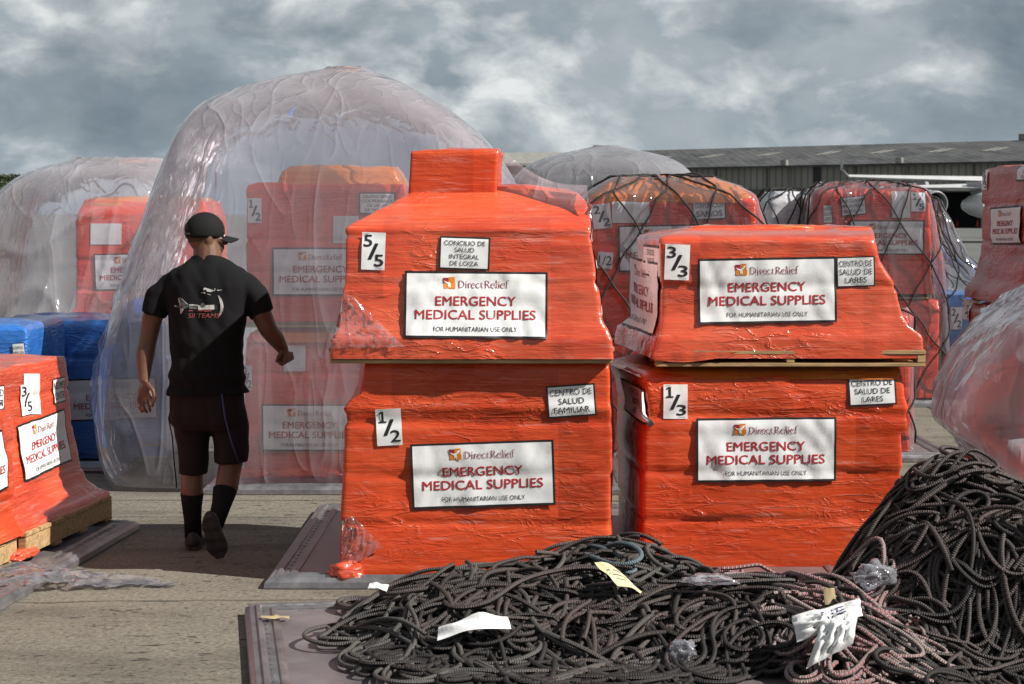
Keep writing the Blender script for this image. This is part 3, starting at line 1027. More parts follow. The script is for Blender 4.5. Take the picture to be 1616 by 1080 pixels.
# upper load (3/3)
rows = [(566, 1030, 1459, -.028, 1.05, -.12, .02), (551, 1034, 1459, -.028, 1.05, -.13, .02), (535, 1038, 1459, -.028, 1.05, -.13, .02), (528, 1040, 1455, -.02, 1.03, -.1), (515, 1042, 1436, -.01, 1.0, -.06), (495, 1043, 1424, 0, 1.0, -.05), (465, 1043, 1417, 0, 1.0, -.05), (402, 1042, 1384, 0, 1.0, -.04), (380, 1041, 1379, .0, 1.0, -.04), (374, 1044, 1378, .03, 1.0, -.03), (366, 1068, 1377, .25, .98, -.03), (360, 1092, 1376, .55, .95, 0)]
D = make_load('wrapped_pallet_load', 'wrapped_cartons', 'orange wrapped pallet load marked 3/3, upper one of the right stack', 'pallet load',
              px_levels(YC, rows), I4(YC), M['orange2'], (W(1240, 575, YC).x, YC, W(1240, 576, YC).z), seed=17, seams=(1.38,), group='orange wrapped loads in the front stacks')
zb = W(745, 579, YC).z
wood_pallet(D, W(1034, 570, YC).x, W(1459, 570, YC).x, -.030, 1.0, zb + .002, zb + .08, seed=4)
label(D, (1049, 386, 1088, 442), kind='unit', nums='33', border=False, tilt=-2, part='unit_label')
label(D, (1101, 407, 1319, 510), kind='main', tilt=1, seed=7, wr=1.3)
label(D, (1320, 405, 1380, 453), lines=('CENTRO DE', 'SALUD DE', 'LARES'), tilt=2, part='address_label')
label(D, (997, 412, 1026, 513), face='left', kind='main', part='label')
label(D, (1021, 388, 1036, 436), face='left', lines=('CENTRO DE', 'SALUD DE', 'LARES'), part='address_label')
vs, fs = [], []
for i in range(31):
    s_ = i / 30
    px = 1032 + 136 * s_
    lo = 568 + 4 * math.sin(s_ * 5) - 10 * max(0, s_ - .8) * 5 * .9
    for j, py in enumerate((556, lo)):
        q = W(px, py, YC - .040 - .004 * math.sin(s_ * 23 + j))
        vs.append(q)
    if i: fs.append((2 * i - 2, 2 * i - 1, 2 * i + 1, 2 * i))
mobj('wrap_skirt', vs, fs, M['orange2'], D.root)
_p = W(1235, 358, YC + .62)
crumple('amber_fold', _p - Vector((0, 0, .02)), (.22, .12, .03), M['amber'], D.root, 6, amp=.25)

# ------------------------------------------------------------------ left foreground loads (seen along their right faces)
def turned(p, yaw):
    return Matrix.Translation((p[0], p[1], 0)) @ Matrix.Rotation(R(yaw), 4, 'Z')


# local frame: origin on the right face near its far corner, +y runs along the face away from the camera
ME = turned((-2.40, 9.72), -7.5)
E = make_load('wrapped_pallet_load', 'wrapped_cartons', 'orange wrapped pallet load marked 3/5 on a wooden pallet at the left edge', 'pallet load',
              [L(.175, -1.05, .15, -.78, .50), L(.215, -1.05, .145, -.78, .49), L(.24, -1.03, .10, -.76, .44), L(.30, -1.0, .055, -.75, .38), L(.42, -1.0, .025, -.74, .34), L(.56, -1.0, .005, -.74, .33), L(.60, -1.0, .01, -.74, .32), L(.92, -1.0, -.01, -.74, .29), L(.965, -1.0, -.015, -.72, .275)],
              ME, M['orange2'], (-2.9, 9.7, .057), seed=21, seams=(.36, .60, .80), r=.03, amp=1.2)
wood_pallet(E, -1.0, .16, -.74, .48, .0605, .19, seed=5)
label(E, (30, 657, 105, 744), face='right', kind='main', tilt=2)
label(E, (29, 606, 46, 655), face='right', kind='unit', nums='35', border=False, part='unit_label')
label(E, (80, 596, 100, 636), face='right', lines=('NEOMED', 'CENTER'), part='address_label')
strap(E, (46, 590, 68, 654), M['tape'], 'white_tape', 'right')
MF = turned((-2.44, 8.90), -7.5)
F_ = make_load('wrapped_pallet_load', 'wrapped_cartons', 'orange wrapped pallet load cut by the left frame edge, bulging past the 3/5 load', 'pallet load',
               [L(.19, -1.05, .10, -.95, .06), L(.24, -1.03, .07, -.93, .05), L(.30, -1.0, .045, -.92, .045), L(.42, -1.0, .05, -.92, .06), L(.58, -1.0, .045, -.92, .05), L(.64, -1.0, .03, -.92, .03), L(.98, -1.0, -.01, -.92, .02), L(1.01, -1.0, -.02, -.9, .0)],
               MF, M['orange'], (-2.95, 8.5, .057), seed=23, seams=(.36, .60, .80), amp=1.2)
wood_pallet(F_, -1.0, .07, -.88, .03, .0605, .185, seed=6)
label(F_, (-62, 690, 9, 786), face='right', kind='main', tilt=2)
label(F_, (-20, 610, 5, 650), face='right', lines=('NEOMED', 'CENTER'), part='address_label')
crumple('loose_wrap', W(28, 872, 9.0), (.08, .16, .03), M['orange2'], E.root, 9)

# loose film lying across the sheet and concrete
vs, fs = [], []
nu, nv = 70, 12
for i in range(nu + 1):
    s = i / nu
    px, py = -40 + 320 * s, 938 - 20 * math.sin(s * 2.2) + (4 if s > .5 else 0)
    c = G(px, py)
    wd = .26 * (1 - s) ** .8 + .025
    for j in range(nv + 1):
        q = j / nv - .5
        z = .062 * max(0, 1 - s * 1.6) + .012 + .05 * (1 - s) * abs(noise.noise(Vector((s * 5, q * 3, 2)))) + .022 * abs(noise.noise(Vector((s * 11, q * 6, 7)))) * (1 - .5 * s)
        vs.append((c.x, c.y + q * wd * 2 + .04 * noise.noise(Vector((s * 8, 0, 4))), z))
for i in range(nu):
    for j in range(nv):
        fs.append((i * (nv + 1) + j, (i + 1) * (nv + 1) + j, (i + 1) * (nv + 1) + j + 1, i * (nv + 1) + j + 1))
tag(mobj('plastic_strip', vs, fs, M['film_thin'], loc=(-2.2, 8.6, 0)), 'torn strip of clear plastic film trailing over the concrete at left', 'plastic film')

# ------------------------------------------------------------------ blue loads
YG = 12.75
rows = [(724, -30, 262), (690, -30, 263), (640, -30, 263), (606, -30, 264), (590, -30, 264), (572, -28, 264), (562, -22, 262), (515, -20, 262), (508, -16, 260, .03, .98)]
GB = make_load('wrapped_pallet_load', 'wrapped_cartons', 'blue wrapped pallet load marked 5/ with a white supplies label, beside the plastic tent', 'pallet load',
               px_levels(YG, rows), I4(YG), M['blue'], (W(20, 730, YG).x, YG, .057), seed=27, seams=(.50, .75), top_amp=.014, group='blue wrapped loads')
wood_pallet(GB, W(-28, 700, YG).x, W(260, 700, YG).x, .0, 1.0, .0605, .16, seed=7)
label(GB, (105, 597, 248, 663), kind='main', tilt=2)
label(GB, (40, 529, 73, 557), lines=('HOSPITAL', 'AUXILIO', 'MUTUO'), tilt=-1, part='address_label')
label(GB, (83, 563, 96, 600), kind='unit', nums='55', border=False, part='unit_label')
YG2 = 11.6
rows = [(735, -210, 40), (600, -210, 42), (530, -208, 42), (520, -205, 41), (515, -200, 38, .04, .95)]
GB2 = make_load('wrapped_pallet_load', 'wrapped_cartons', 'blue wrapped pallet load behind the 3/5 orange load, mostly hidden', 'pallet load',
                px_levels(YG2, rows), I4(YG2), M['blue'], (W(-80, 740, YG2).x, YG2, 0.0), seed=29, top_amp=.012, group='blue wrapped loads')
wood_pallet(GB2, W(-205, 700, YG2).x, W(38, 700, YG2).x, .0, 1.0, .0, .16, seed=8)
label(GB2, (21, 542, 40, 578), lines=('HOSPITAL', 'HIMA SAN', 'PABLO', 'BAYAMON'), tilt=4, part='address_label')

# ------------------------------------------------------------------ loads inside the big tent
YI = 11.95
rows = [(748, 384, 690), (700, 385, 690), (560, 388, 688), (535, 390, 686), (525, 396, 680, .04, .97)]
IL = make_load('wrapped_pallet_load', 'wrapped_cartons', 'red wrapped load inside the big plastic tent, lower one beside the walking man', 'pallet load',
               px_levels(YI, rows), I4(YI), M['red'], (W(530, 757, YI).x, YI, .057), seed=33, seams=(.38, .7), group='red loads inside the big plastic tent')
wood_pallet(IL, W(386, 700, YI).x, W(688, 700, YI).x, .01, 1.0, .0605, .19, seed=9)
label(IL, (413, 638, 566, 712), kind='main', tilt=0)
label(IL, (384, 577, 398, 616), kind='unit', nums='22', border=False, part='unit_label')
strap(IL, (448, 545, 482, 586), M['tape'], 'white_tape')
for k, px in enumerate((395, 455, 505)):
    crumple('loose_wrap', W(px, 752, YI - .03), (.13, .04, .05), M['red'], IL.root, 40 + k)
tp = lofted([dict(l, z=l['z'] + .005) for l in px_levels(YI, [(542, 390, 686, -.004, 1.0), (528, 396, 680, .03, .97), (518, 410, 672, .07, .92)])], I4(YI), seed=34, amp=1.4, r=.05, dz=.01)
mobj('top_sheet', tp.v, tp.f, M['amber'], IL.root)
rows = [(508, 381, 690), (480, 384, 690), (470, 388, 688), (320, 388, 645), (300, 386, 642), (292, 390, 640, .02, .98)]
IU = make_load('wrapped_pallet_load', 'wrapped_cartons', 'red wrapped load with an amber top sheet inside the big plastic tent, upper one', 'pallet load',
               px_levels(YI, rows), I4(YI), M['red'], (W(530, 515, YI).x, YI, W(530, 516, YI).z), seed=35, seams=(1.35, 1.55), group='red loads inside the big plastic tent')
wood_pallet(IU, W(386, 510, YI).x, W(688, 510, YI).x, .01, 1.0, W(530, 518, YI).z + .003, W(530, 508, YI).z - .002, seed=10)
label(IU, (430, 391, 583, 467), kind='main')
label(IU, (391, 313, 413, 352), kind='unit', nums='12', border=False, part='unit_label')
label(IU, (567, 304, 624, 338), lines=('CENTRO SERVI-', 'CIOS PRIMARIOS', 'DE SALUD', 'DE PATILLAS'), part='address_label')
strap(IU, (526, 341, 566, 384), M['tape'], 'white_tape')
tp = lofted(px_levels(YI, [(296, 425, 640, .10, .95), (285, 436, 634, .14, .93), (270, 442, 626, .17, .9), (264, 452, 620, .22, .85)]), I4(YI), seed=36, amp=1.6, r=.06, dz=.012)
mobj('top_sheet', tp.v, tp.f, M['amber'], IU.root)

# load under the left plastic cover
YH = 15.4
rows = [(655, 116, 330), (506, 116, 330), (496, 110, 332), (485, 118, 330), (470, 119, 330), (350, 120, 330), (340, 122, 328), (318, 132, 322, .06, .95)]
H_ = make_load('wrapped_pallet_load', 'wrapped_cartons', 'red wrapped load under the low plastic cover behind the blue load', 'pallet load',
               px_levels(YH, rows), I4(YH), M['red'], (W(220, 655, YH).x, YH, 0.0), seed=37, seams=(1.1, 1.35))
wood_pallet(H_, W(118, 600, YH).x, W(328, 600, YH).x, .0, 1.0, 0.0, .13, seed=11)
label(H_, (149, 400, 269, 458), kind='main', tilt=1)
strap(H_, (143, 353, 192, 386), M['tape'], 'white_tape')
tp = lofted([dict(l, z=l['z'] + .006) for l in px_levels(YH, [(345, 122, 328, 0, 1), (322, 130, 322, .05, .95), (314, 140, 312, .09, .9)])], I4(YH), seed=38, amp=1.5, r=.05, dz=.01)
mobj('top_sheet', tp.v, tp.f, M['amber'], H_.root)


# ------------------------------------------------------------------ plastic covers
def cover(name, lab, levels, Mx, mat, base, seed, amp=.05, r=.45, group=None, dz=.035, counts=(110, 60, 60), top_amp=.06, fold=1.0, relax=0):
    rnd = random.Random(seed)
    poles = [(rnd.uniform(0, 9), rnd.uniform(.2, .9)) for _ in range(6)]
    z0, z1 = min(l['z'] for l in levels), max(l['z'] for l in levels)

    def dsp(p, z, s, i):
        h = (z - z0) / (z1 - z0)
        a = noise.noise(Vector((p.x * .8, p.y * .8 + seed, z * .6)))
        ww = s + .35 * noise.noise(Vector((s * .7, z * .9, seed + 1)))
        q = noise.noise(Vector((ww * 2.2, z * .22, seed + 5)))
        rid = (1 - abs(q) * 3.2) ** 2 if abs(q) < .31 else 0
        q2 = noise.noise(Vector((ww * .9 + z * 1.1, z * 1.5 - s * .5, seed + 9)))
        rid2 = (1 - abs(q2) * 7) ** 2 if abs(q2) < .142 else 0
        q3 = noise.noise(Vector((ww * 5.5, z * .5, seed + 2)))
        env = min(1, max(0, noise.noise(Vector((s * .5, z * .6, seed + 13))) * 1.6 + .55))
        return amp * (a * .7 + fold * env * (.75 * rid + .55 * rid2) + .22 * q3 * env)
    ld = lofted(levels, Mx, dz=dz, relax=relax, r=r, seed=seed, disp=dsp, top_amp=top_amp, counts=counts)
    ld.root = mobj(name, ld.v, ld.f, mat, loc=base)
    ld.bvh = None
    tag(ld.root, lab, 'plastic cover', group)
    return ld


YR = 11.75
rows = [(785, 186, 800, -.16, 2.0), (770, 178, 805, -.18, 2.0), (740, 168, 812, -.20, 2.0), (700, 159, 820, -.22, 2.0), (640, 153, 825, -.2, 2.0), (560, 160, 830, -.16, 2.0), (480, 186, 830, -.12, 2.0), (400, 210, 830, -.10, 2.0), (330, 234, 830, -.06, 2.0), (262, 256, 800, .0, 1.95), (215, 272, 762, .1, 1.9), (185, 288, 728, .18, 1.8), (160, 310, 690, .28, 1.7), (145, 333, 668, .36, 1.6), (128, 385, 632, .5, 1.4), (115, 450, 602, .62, 1.2), (109, 510, 580, .7, 1.0)]
TR = cover('plastic_tent', 'huge clear plastic cover ballooning high over two red loads behind the man', px_levels(YR, rows, True), I4(YR), M['film'], (-1.1, YR + .9, 0), 3, amp=.05, r=.42, top_amp=.012, relax=9)
YQ = 15.0
rows = [(655, -90, 300, -.25, 1.8), (560, -80, 290, -.25, 1.8), (500, -60, 285, -.2, 1.8), (430, -45, 280, -.12, 1.7), (360, -25, 275, -.12, 1.7), (320, -8, 272, -.05, 1.6), (295, 12, 270, .02, 1.5), (272, 42, 268, .15, 1.4), (258, 80, 264, .3, 1.3), (251, 120, 256, .45, 1.1)]
cover('plastic_cover', 'low clear plastic cover with sharp creases over a red load at far left', px_levels(YQ, rows, True), I4(YQ), M['film'], (-3.5, YQ + .8, 0), 11, amp=.07, r=.35, fold=1.3, top_amp=.012, relax=5)
YP = 16.2
rows = [(645, 790, 1130, 0, 1.9), (420, 800, 1120, 0, 1.9), (300, 806, 1112, 0, 1.9), (272, 815, 1092, .05, 1.85), (258, 835, 1078, .15, 1.75), (246, 862, 1058, .3, 1.6), (237, 900, 1020, .5, 1.4), (232, 935, 980, .7, 1.2)]
cover('plastic_cover', 'smooth grey plastic dome rising behind the netted 2/2 load', px_levels(YP, rows, True), I4(YP), M['film_grey'], (.8, YP + .9, 0), 17, amp=.02, r=.45, top_amp=.012, fold=.5, relax=5)
YO = 9.5
rows = [(872, 1700, 2080, .2, 1.2), (840, 1680, 2090, .1, 1.3), (800, 1648, 2100, 0, 1.4), (764, 1618, 2100, 0, 1.4), (740, 1574, 2100, 0, 1.4), (705, 1545, 2100, .1, 1.3), (676, 1505, 2100, .2, 1.2), (664, 1503, 2100, .2, 1.2), (620, 1522, 2100, .1, 1.3), (570, 1552, 2090, 0, 1.4), (520, 1592, 2080, 0, 1.4), (488, 1630, 2060, 0, 1.4), (450, 1672, 2020, .1, 1.3), (425, 1740, 1960, .3, 1.1)]
cover('plastic_bag', 'wind-filled clear plastic sheet billowing out at the right edge', px_levels(YO, rows, True), I4(YO), M['film_thick'], (2.9, YO + .7, 0), 23, amp=.035, r=.3, dz=.02, counts=(80, 50, 50), fold=.9, top_amp=.012, relax=3)


# ------------------------------------------------------------------ netted loads
def cargo_net(ld, lab, base, step=.36, top_rings=10, seed=0, rad=.0075, group=None, z_lo=.1, hang=None):
    """diamond mesh of black cord following the cover's surface"""
    rnd = random.Random(seed)
    m = MB()
    rings = ld.rings
    n = len(rings[0])
    per = [0.0]
    for i in range(n): per.append(per[-1] + (rings[0][(i + 1) % n] - rings[0][i]).length)
    ht = [0.0]
    for j in range(1, len(rings)): ht.append(ht[-1] + (rings[j][0] - rings[j - 1][0]).length)

    def at(s, h):
        s %= per[-1]
        i = max(0, min(n - 1, int(np.searchsorted(per, s)) - 1))
        fi = (s - per[i]) / max(1e-6, per[i + 1] - per[i])
        j = max(0, min(len(rings) - 2, int(np.searchsorted(ht, h)) - 1))
        fj = min(1, max(0, (h - ht[j]) / max(1e-6, ht[j + 1] - ht[j])))
        a = rings[j][i].lerp(rings[j][(i + 1) % n], fi)
        b = rings[j + 1][i].lerp(rings[j + 1][(i + 1) % n], fi)
        p = a.lerp(b, fj)
        c = sum(rings[0], Vector()) / n
        d = Vector((p.x - c.x, p.y - c.y, 0)).normalized()
        return p + d * .014 + Vector((0, 0, .012 if fj < 1 and j > len(rings) - top_rings else 0))
    k = int(per[-1] / step)
    st = per[-1] / k
    H = ht[-1] * .985
    cross = []
    for fam in (1, -1):
        for q in range(k):
            pts = []
            hh = z_lo
            while hh < H:
                s = q * st + fam * hh * .62 + .13 * noise.noise(Vector((q * 3.1 + fam * 7, hh * 1.3, seed))) + .04 * noise.noise(Vector((q * 5.1 + fam * 3, hh * 6, seed)))
                pts.append(at(s, hh + .03 * noise.noise(Vector((s, hh * 2, seed + 4)))))
                hh += .045
            m.tube(pts, rad, 5)
    o = m.build('cargo_net', M['net'], smooth=True, loc=base)
    return tag(o, lab, 'cargo net', group)


M['net'] = simple('black_cord', (.018, .017, .018), rough=.75, var=.25, scale=60, bump=.5)

YJ = 13.2
rows = [(712, 920, 1196), (640, 921, 1196), (600, 923, 1196), (560, 925, 1195), (540, 930, 1193, .05, .95)]
JL = make_load('wrapped_pallet_load', 'wrapped_cartons', 'red wrapped load under net and film between the two front stacks, lower one', 'pallet load',
               px_levels(YJ, rows), I4(YJ), M['red'], (W(1060, 715, YJ).x, YJ, .057), seed=41, seams=(.4, .7), group='red loads under the 2/2 net')
wood_pallet(JL, W(922, 700, YJ).x, W(1194, 700, YJ).x, .01, 1.0, .0605, .16, seed=12)
rows = [(530, 922, 1197), (500, 924, 1195), (440, 925, 1194), (360, 927, 1193), (320, 929, 1192), (312, 932, 1190, .03, .98)]
JU = make_load('wrapped_pallet_load', 'wrapped_cartons', 'red wrapped load marked 2/2 under black net and clear film, upper one', 'pallet load',
               px_levels(YJ, rows), I4(YJ), M['red'], (W(1060, 535, YJ).x, YJ, W(1060, 536, YJ).z), seed=43, seams=(1.2, 1.5), group='red loads under the 2/2 net')
wood_pallet(JU, W(924, 520, YJ).x, W(1192, 520, YJ).x, .01, 1.0, W(1060, 538, YJ).z + .003, W(1060, 526, YJ).z, seed=13)
label(JU, (976, 355, 1128, 428), kind='main', tilt=1)
label(JU, (935, 322, 964, 361), kind='unit', nums='22', border=False, tilt=6, part='unit_label')
label(JU, (1093, 314, 1145, 347), lines=('CORPORACION', 'SANOS'), tilt=3, part='address_label')
label(JU, (943, 398, 967, 424), lines=('1/2',), border=False, tilt=-5, part='unit_label')
strap(JU, (966, 316, 1025, 352), M['tape'], 'white_tape')
tp = lofted([dict(l, z=l['z'] + .006) for l in px_levels(YJ, [(322, 929, 1192, 0, 1), (312, 931, 1190, .01, .98), (295, 950, 1165, .12, .9), (284, 970, 1130, .2, .8)])], I4(YJ), seed=44, amp=1.6, r=.05, dz=.01, top_amp=.02)
mobj('top_sheet', tp.v, tp.f, M['amber'], JU.root)
rows = [(722, 912, 1226, -.05, 1.06), (640, 914, 1220, -.05, 1.06), (540, 914, 1218, -.05, 1.05), (480, 916, 1222, -.045, 1.05), (420, 917, 1226, -.04, 1.05), (360, 918, 1212, -.04, 1.05), (318, 920, 1199, -.03, 1.03), (308, 924, 1194, -.01, 1.0), (293, 944, 1170, .08, .92), (281, 966, 1130, .17, .82)]
JC = cover('plastic_cover', 'clear film pulled tight over the netted 2/2 load behind the stacks', px_levels(YJ, rows), I4(YJ), M['film_thin'], (W(1060, 700, YJ).x, YJ, .06), 29, amp=.014, r=.07, dz=.025, counts=(80, 40, 40), top_amp=.02)
cargo_net(JC, 'black cord net stretched over the 2/2 load behind the stacks', (W(1060, 700, YJ).x, YJ, .06), step=.46, seed=2, group='cargo nets on the loads')
rows = [(715, 1206, 1436), (650, 1206, 1437), (520, 1208, 1438), (500, 1210, 1434, .02, .98)]
J2 = make_load('wrapped_pallet_load', 'wrapped_cartons', 'low red wrapped load in net showing at the right side of the 1/3 stack', 'pallet load',
               px_levels(YJ + .05, rows), I4(YJ + .05), M['red'], (W(1320, 715, YJ).x, YJ, .057), seed=45, seams=(.5,))
wood_pallet(J2, W(1208, 700, YJ).x, W(1438, 700, YJ).x, .01, 1.0, .0605, .16, seed=14)
rows = [(722, 1201, 1446, -.05, 1.06), (640, 1202, 1445, -.05, 1.06), (500, 1204, 1444, -.04, 1.05), (490, 1210, 1436, 0, 1.0)]
J2C = cover('plastic_cover', 'clear film over the low red load at the right side of the 1/3 stack', px_levels(YJ + .05, rows), I4(YJ + .05), M['film_thin'], (W(1320, 700, YJ).x, YJ, .06), 31, amp=.014, r=.07, dz=.03, counts=(60, 40, 40), top_amp=.02)
cargo_net(J2C, 'black cord net over the low red load beside the 1/3 stack', (W(1320, 700, YJ).x, YJ, .06), step=.42, seed=4, group='cargo nets on the loads')

YL = 16.9
rows = [(628, 1276, 1482), (560, 1278, 1482), (490, 1280, 1482), (474, 1284, 1480, .03, .97)]
LL = make_load('wrapped_pallet_load', 'wrapped_cartons', 'red wrapped load below the 1/5 load at right, behind the 3/3 stack', 'pallet load',
               px_levels(YL, rows), I4(YL), M['red'], (W(1380, 635, YL).x, YL, .057), seed=47, seams=(.5,), group='red loads under the 1/5 net')
wood_pallet(LL, W(1280, 600, YL).x, W(1480, 600, YL).x, .01, 1.0, .0605, .18, seed=15)
rows = [(464, 1280, 1474), (440, 1284, 1470), (380, 1288, 1470), (310, 1290, 1465), (300, 1294, 1462, .03, .97)]
LU = make_load('wrapped_pallet_load', 'wrapped_cartons', 'red wrapped load marked 1/5 under net and film at right', 'pallet load',
               px_levels(YL, rows), I4(YL), M['red'], (W(1380, 470, YL).x, YL, W(1380, 471, YL).z), seed=49, seams=(1.3, 1.6), group='red loads under the 1/5 net')
wood_pallet(LU, W(1284, 460, YL).x, W(1470, 460, YL).x, .01, 1.0, W(1380, 473, YL).z + .003, W(1380, 461, YL).z, seed=16)
label(LU, (1340, 348, 1458, 402), kind='main', tilt=0)
label(LU, (1438, 304, 1460, 334), kind='unit', nums='15', border=False, part='unit_label')
label(LU, (1327, 310, 1366, 340), lines=('MARCELENO M.', 'PRIMARY HEALTH', 'SERVICES, INC.'), tilt=6, part='address_label')
label(LU, (1299, 324, 1313, 352), lines=('CENTRO DE', 'SALUD DE', 'LARES'), tilt=2, part='address_label')
strap(LU, (1407, 302, 1436, 344), M['tape'], 'white_tape')
rows = [(634, 1262, 1500, -.10, 1.1), (540, 1266, 1500, -.08, 1.1), (470, 1270, 1496, -.06, 1.08), (420, 1274, 1494, -.05, 1.05), (360, 1278, 1482, -.05, 1.05), (308, 1284, 1471, -.03, 1.03), (298, 1290, 1466, .02, .98), (292, 1306, 1450, .12, .9)]
LC = cover('plastic_cover', 'clear film over the netted 1/5 load at right', px_levels(YL, rows), I4(YL), M['film_thin'], (W(1380, 640, YL).x, YL, .06), 37, amp=.018, r=.08, dz=.03, counts=(70, 40, 40), top_amp=.03)
cargo_net(LC, 'black cord net draped over the 1/5 load at right', (W(1380, 640, YL).x, YL, .06), step=.46, seed=6, group='cargo nets on the loads')
YM = 17.1
rows = [(628, 1490, 1600), (560, 1490, 1600), (478, 1490, 1600), (466, 1494, 1596, .03, .97)]
MB_ = make_load('wrapped_pallet_load', 'wrapped_cartons', 'blue wrapped load under film and net behind the right-hand red stack', 'pallet load',
                px_levels(YM, rows), I4(YM), M['blue'], (W(1545, 630, YM).x, YM, .057), seed=51, seams=(.5,), group='blue wrapped loads')
wood_pallet(MB_, W(1492, 600, YM).x, W(1598, 600, YM).x, .01, 1.0, .0605, .18, seed=17)
label(MB_, (1500, 485, 1518, 520), kind='unit', nums='22', border=False, part='unit_label')
rows = [(634, 1484, 1612, -.14, 1.1), (600, 1484, 1610, -.12, 1.1), (520, 1482, 1606, -.1, 1.1), (460, 1484, 1602, -.08, 1.1), (440, 1484, 1566, -.06, 1.08), (400, 1484, 1528, -.02, 1.0), (360, 1482, 1508, .02, .95), (318, 1478, 1488, .1, .85)]
MC = cover('plastic_cover', 'clear film sloping down from the 1/5 load over the blue load at right', px_levels(YM, rows), I4(YM), M['film_thin'], (W(1545, 630, YM).x, YM, .06), 43, amp=.02, r=.1, dz=.025, counts=(50, 40, 30), top_amp=.03)
cargo_net(MC, 'black cord net over the blue load at right', (W(1545, 630, YM).x, YM, .06), step=.46, seed=8, group='cargo nets on the loads')
YK = 17.6
rows = [(630, 1206, 1292), (400, 1208, 1292), (320, 1212, 1290), (304, 1222, 1288, .05, .95)]
M['white_wrap'] = wrap_mat('white_film', (.42, .42, .46), (.60, .60, .63), (.80, .80, .82), haze=.2, seed=12.0)
KL = make_load('wrapped_pallet_load', 'wrapped_cartons', 'white wrapped load in net, just left of the 1/5 load', 'pallet load',
               px_levels(YK, rows), I4(YK), M['white_wrap'], (W(1250, 635, YK).x, YK, 0), seed=53, seams=(1.0, 1.5), r=.08)
wood_pallet(KL, W(1208, 600, YK).x, W(1290, 600, YK).x, .01, 1.0, 0.0, .10, seed=18)
rows = [(634, 1204, 1294, -.03, 1.05), (400, 1206, 1294, -.03, 1.05), (318, 1210, 1292, -.02, 1.03), (301, 1221, 1289, .04, .96)]
KC = lofted(px_levels(YK, rows), I4(YK), seed=55, r=.1, disp=lambda p, z, s, i: .01 * noise.noise(Vector((s * 3, z * 3, 1))), dz=.04)
cargo_net(KC, 'black cord net over the white wrapped load at right', (W(1250, 630, YK).x, YK, .02), step=.36, seed=10, group='cargo nets on the loads')

# ------------------------------------------------------------------ right edge stack, seen along its left face
MN = turned((2.92, 11.70), 0)
NL = make_load('wrapped_pallet_load', 'wrapped_cartons', 'dark red wrapped load at the right edge, lower one behind the billowing plastic', 'pallet load',
               [L(.10, -.12, 1.15, -1.25, .02), L(.18, -.11, 1.14, -1.24, .02), L(.30, -.09, 1.12, -1.22, .02), L(1.13, -.085, 1.1, -1.2, .01), L(1.17, -.06, 1.08, -1.18, -.01)],
               MN, M['shaded_red'], (3.4, 11.1, 0), seed=57, seams=(.45, .8), group='dark red loads at the right edge', amp=1.3)
wood_pallet(NL, -.08, 1.12, -1.2, .0, 0.0, .10, seed=19)
NU = make_load('wrapped_pallet_load', 'wrapped_cartons', 'dark red wrapped load at the right edge, upper one with a supplies label', 'pallet load',
               [L(1.205, -.10, 1.15, -1.25, .03), L(1.25, -.095, 1.14, -1.24, .03), L(1.34, -.05, 1.1, -1.2, .01), L(1.5, -.015, 1.05, -1.15, .0), L(1.97, .0, 1.05, -1.15, .0), L(2.0, .02, 1.03, -1.12, -.02)],
               MN, M['shaded_red'], (3.4, 11.1, 1.19), seed=59, seams=(1.55, 1.78), group='dark red loads at the right edge', amp=1.3)
wood_pallet(NU, -.06, 1.1, -1.2, .0, 1.184, 1.215, seed=20)
label(NU, (1564, 326, 1612, 386), face='left', kind='main', tilt=1)
label(NU, (1552, 268, 1559, 300), face='left', kind='unit', nums='35', border=False, part='unit_label')
label(NU, (1606, 256, 1632, 286), face='left', lines=('SALUD', 'DE LA', 'MONTANA'), part='address_label')
label(NL, (1594, 480, 1622, 514), face='left', lines=('SALUD DE LA', 'MONTANA'), part='address_label')
label(NL, (1521, 472, 1529, 505), face='left', kind='unit', nums='25', border=False, part='unit_label')
label(NL, (1534, 537, 1585, 600), face='left', kind='main')

# ------------------------------------------------------------------ hangar
corr, t = new_mat('ribbed_wall')
oc = t.add('ShaderNodeTexCoord').outputs['Object']
wv = t.add('ShaderNodeTexWave', wave_type='BANDS', bands_direction='X', i={'Vector': oc, 'Scale': .42, 'Distortion': 0.0}).outputs['Fac']
ns = t.noise(t.mapping(oc, scale=(1, 1, .2)), scale=.25, detail=6)
c = t.mix(t.ramp(ns, [(.3, 0.0), (.7, 1.0)]), (.25, .24, .21), (.36, .345, .305))
c = t.mix(t.math('MULTIPLY', t.ramp(wv, [(.0, 1.0), (.35, 0.0)]), .55), c, (.07, .068, .062))
p = t.add('ShaderNodeBsdfPrincipled', i={'Base Color': c, 'Roughness': .7})
t.link(t.bump(wv, .6, .08), p.inputs['Normal'])
out(t, p.outputs[0])
roofm, t = new_mat('weathered_roof')
oc = t.add('ShaderNodeTexCoord').outputs['Object']
n1 = t.noise(t.mapping(oc, scale=(.35, .10, .35)), scale=1.3, detail=8, rough=.7)
n2 = t.noise(oc, scale=.16, detail=4)
c = t.mix(t.ramp(n1, [(.40, 0.0), (.60, 1.0)]), (.026, .028, .030), (.075, .077, .079))
c = t.mix(t.math('MULTIPLY', t.ramp(n2, [(.4, 0.0), (.62, 1.0)]), .45), c, (.072, .072, .07))
p = t.add('ShaderNodeBsdfPrincipled', i={'Base Color': c, 'Roughness': .8})
wv = t.add('ShaderNodeTexWave', wave_type='BANDS', bands_direction='X', i={'Vector': oc, 'Scale': .3}).outputs['Fac']
t.link(t.bump(wv, .3, .1), p.inputs['Normal'])
out(t, p.outputs[0])
M['trim'] = simple('grey_trim', (.11, .11, .105), rough=.6, var=.2, scale=1)
M['pale'] = simple('pale_panel', (.27, .265, .24), rough=.6, var=.25, scale=1.5)
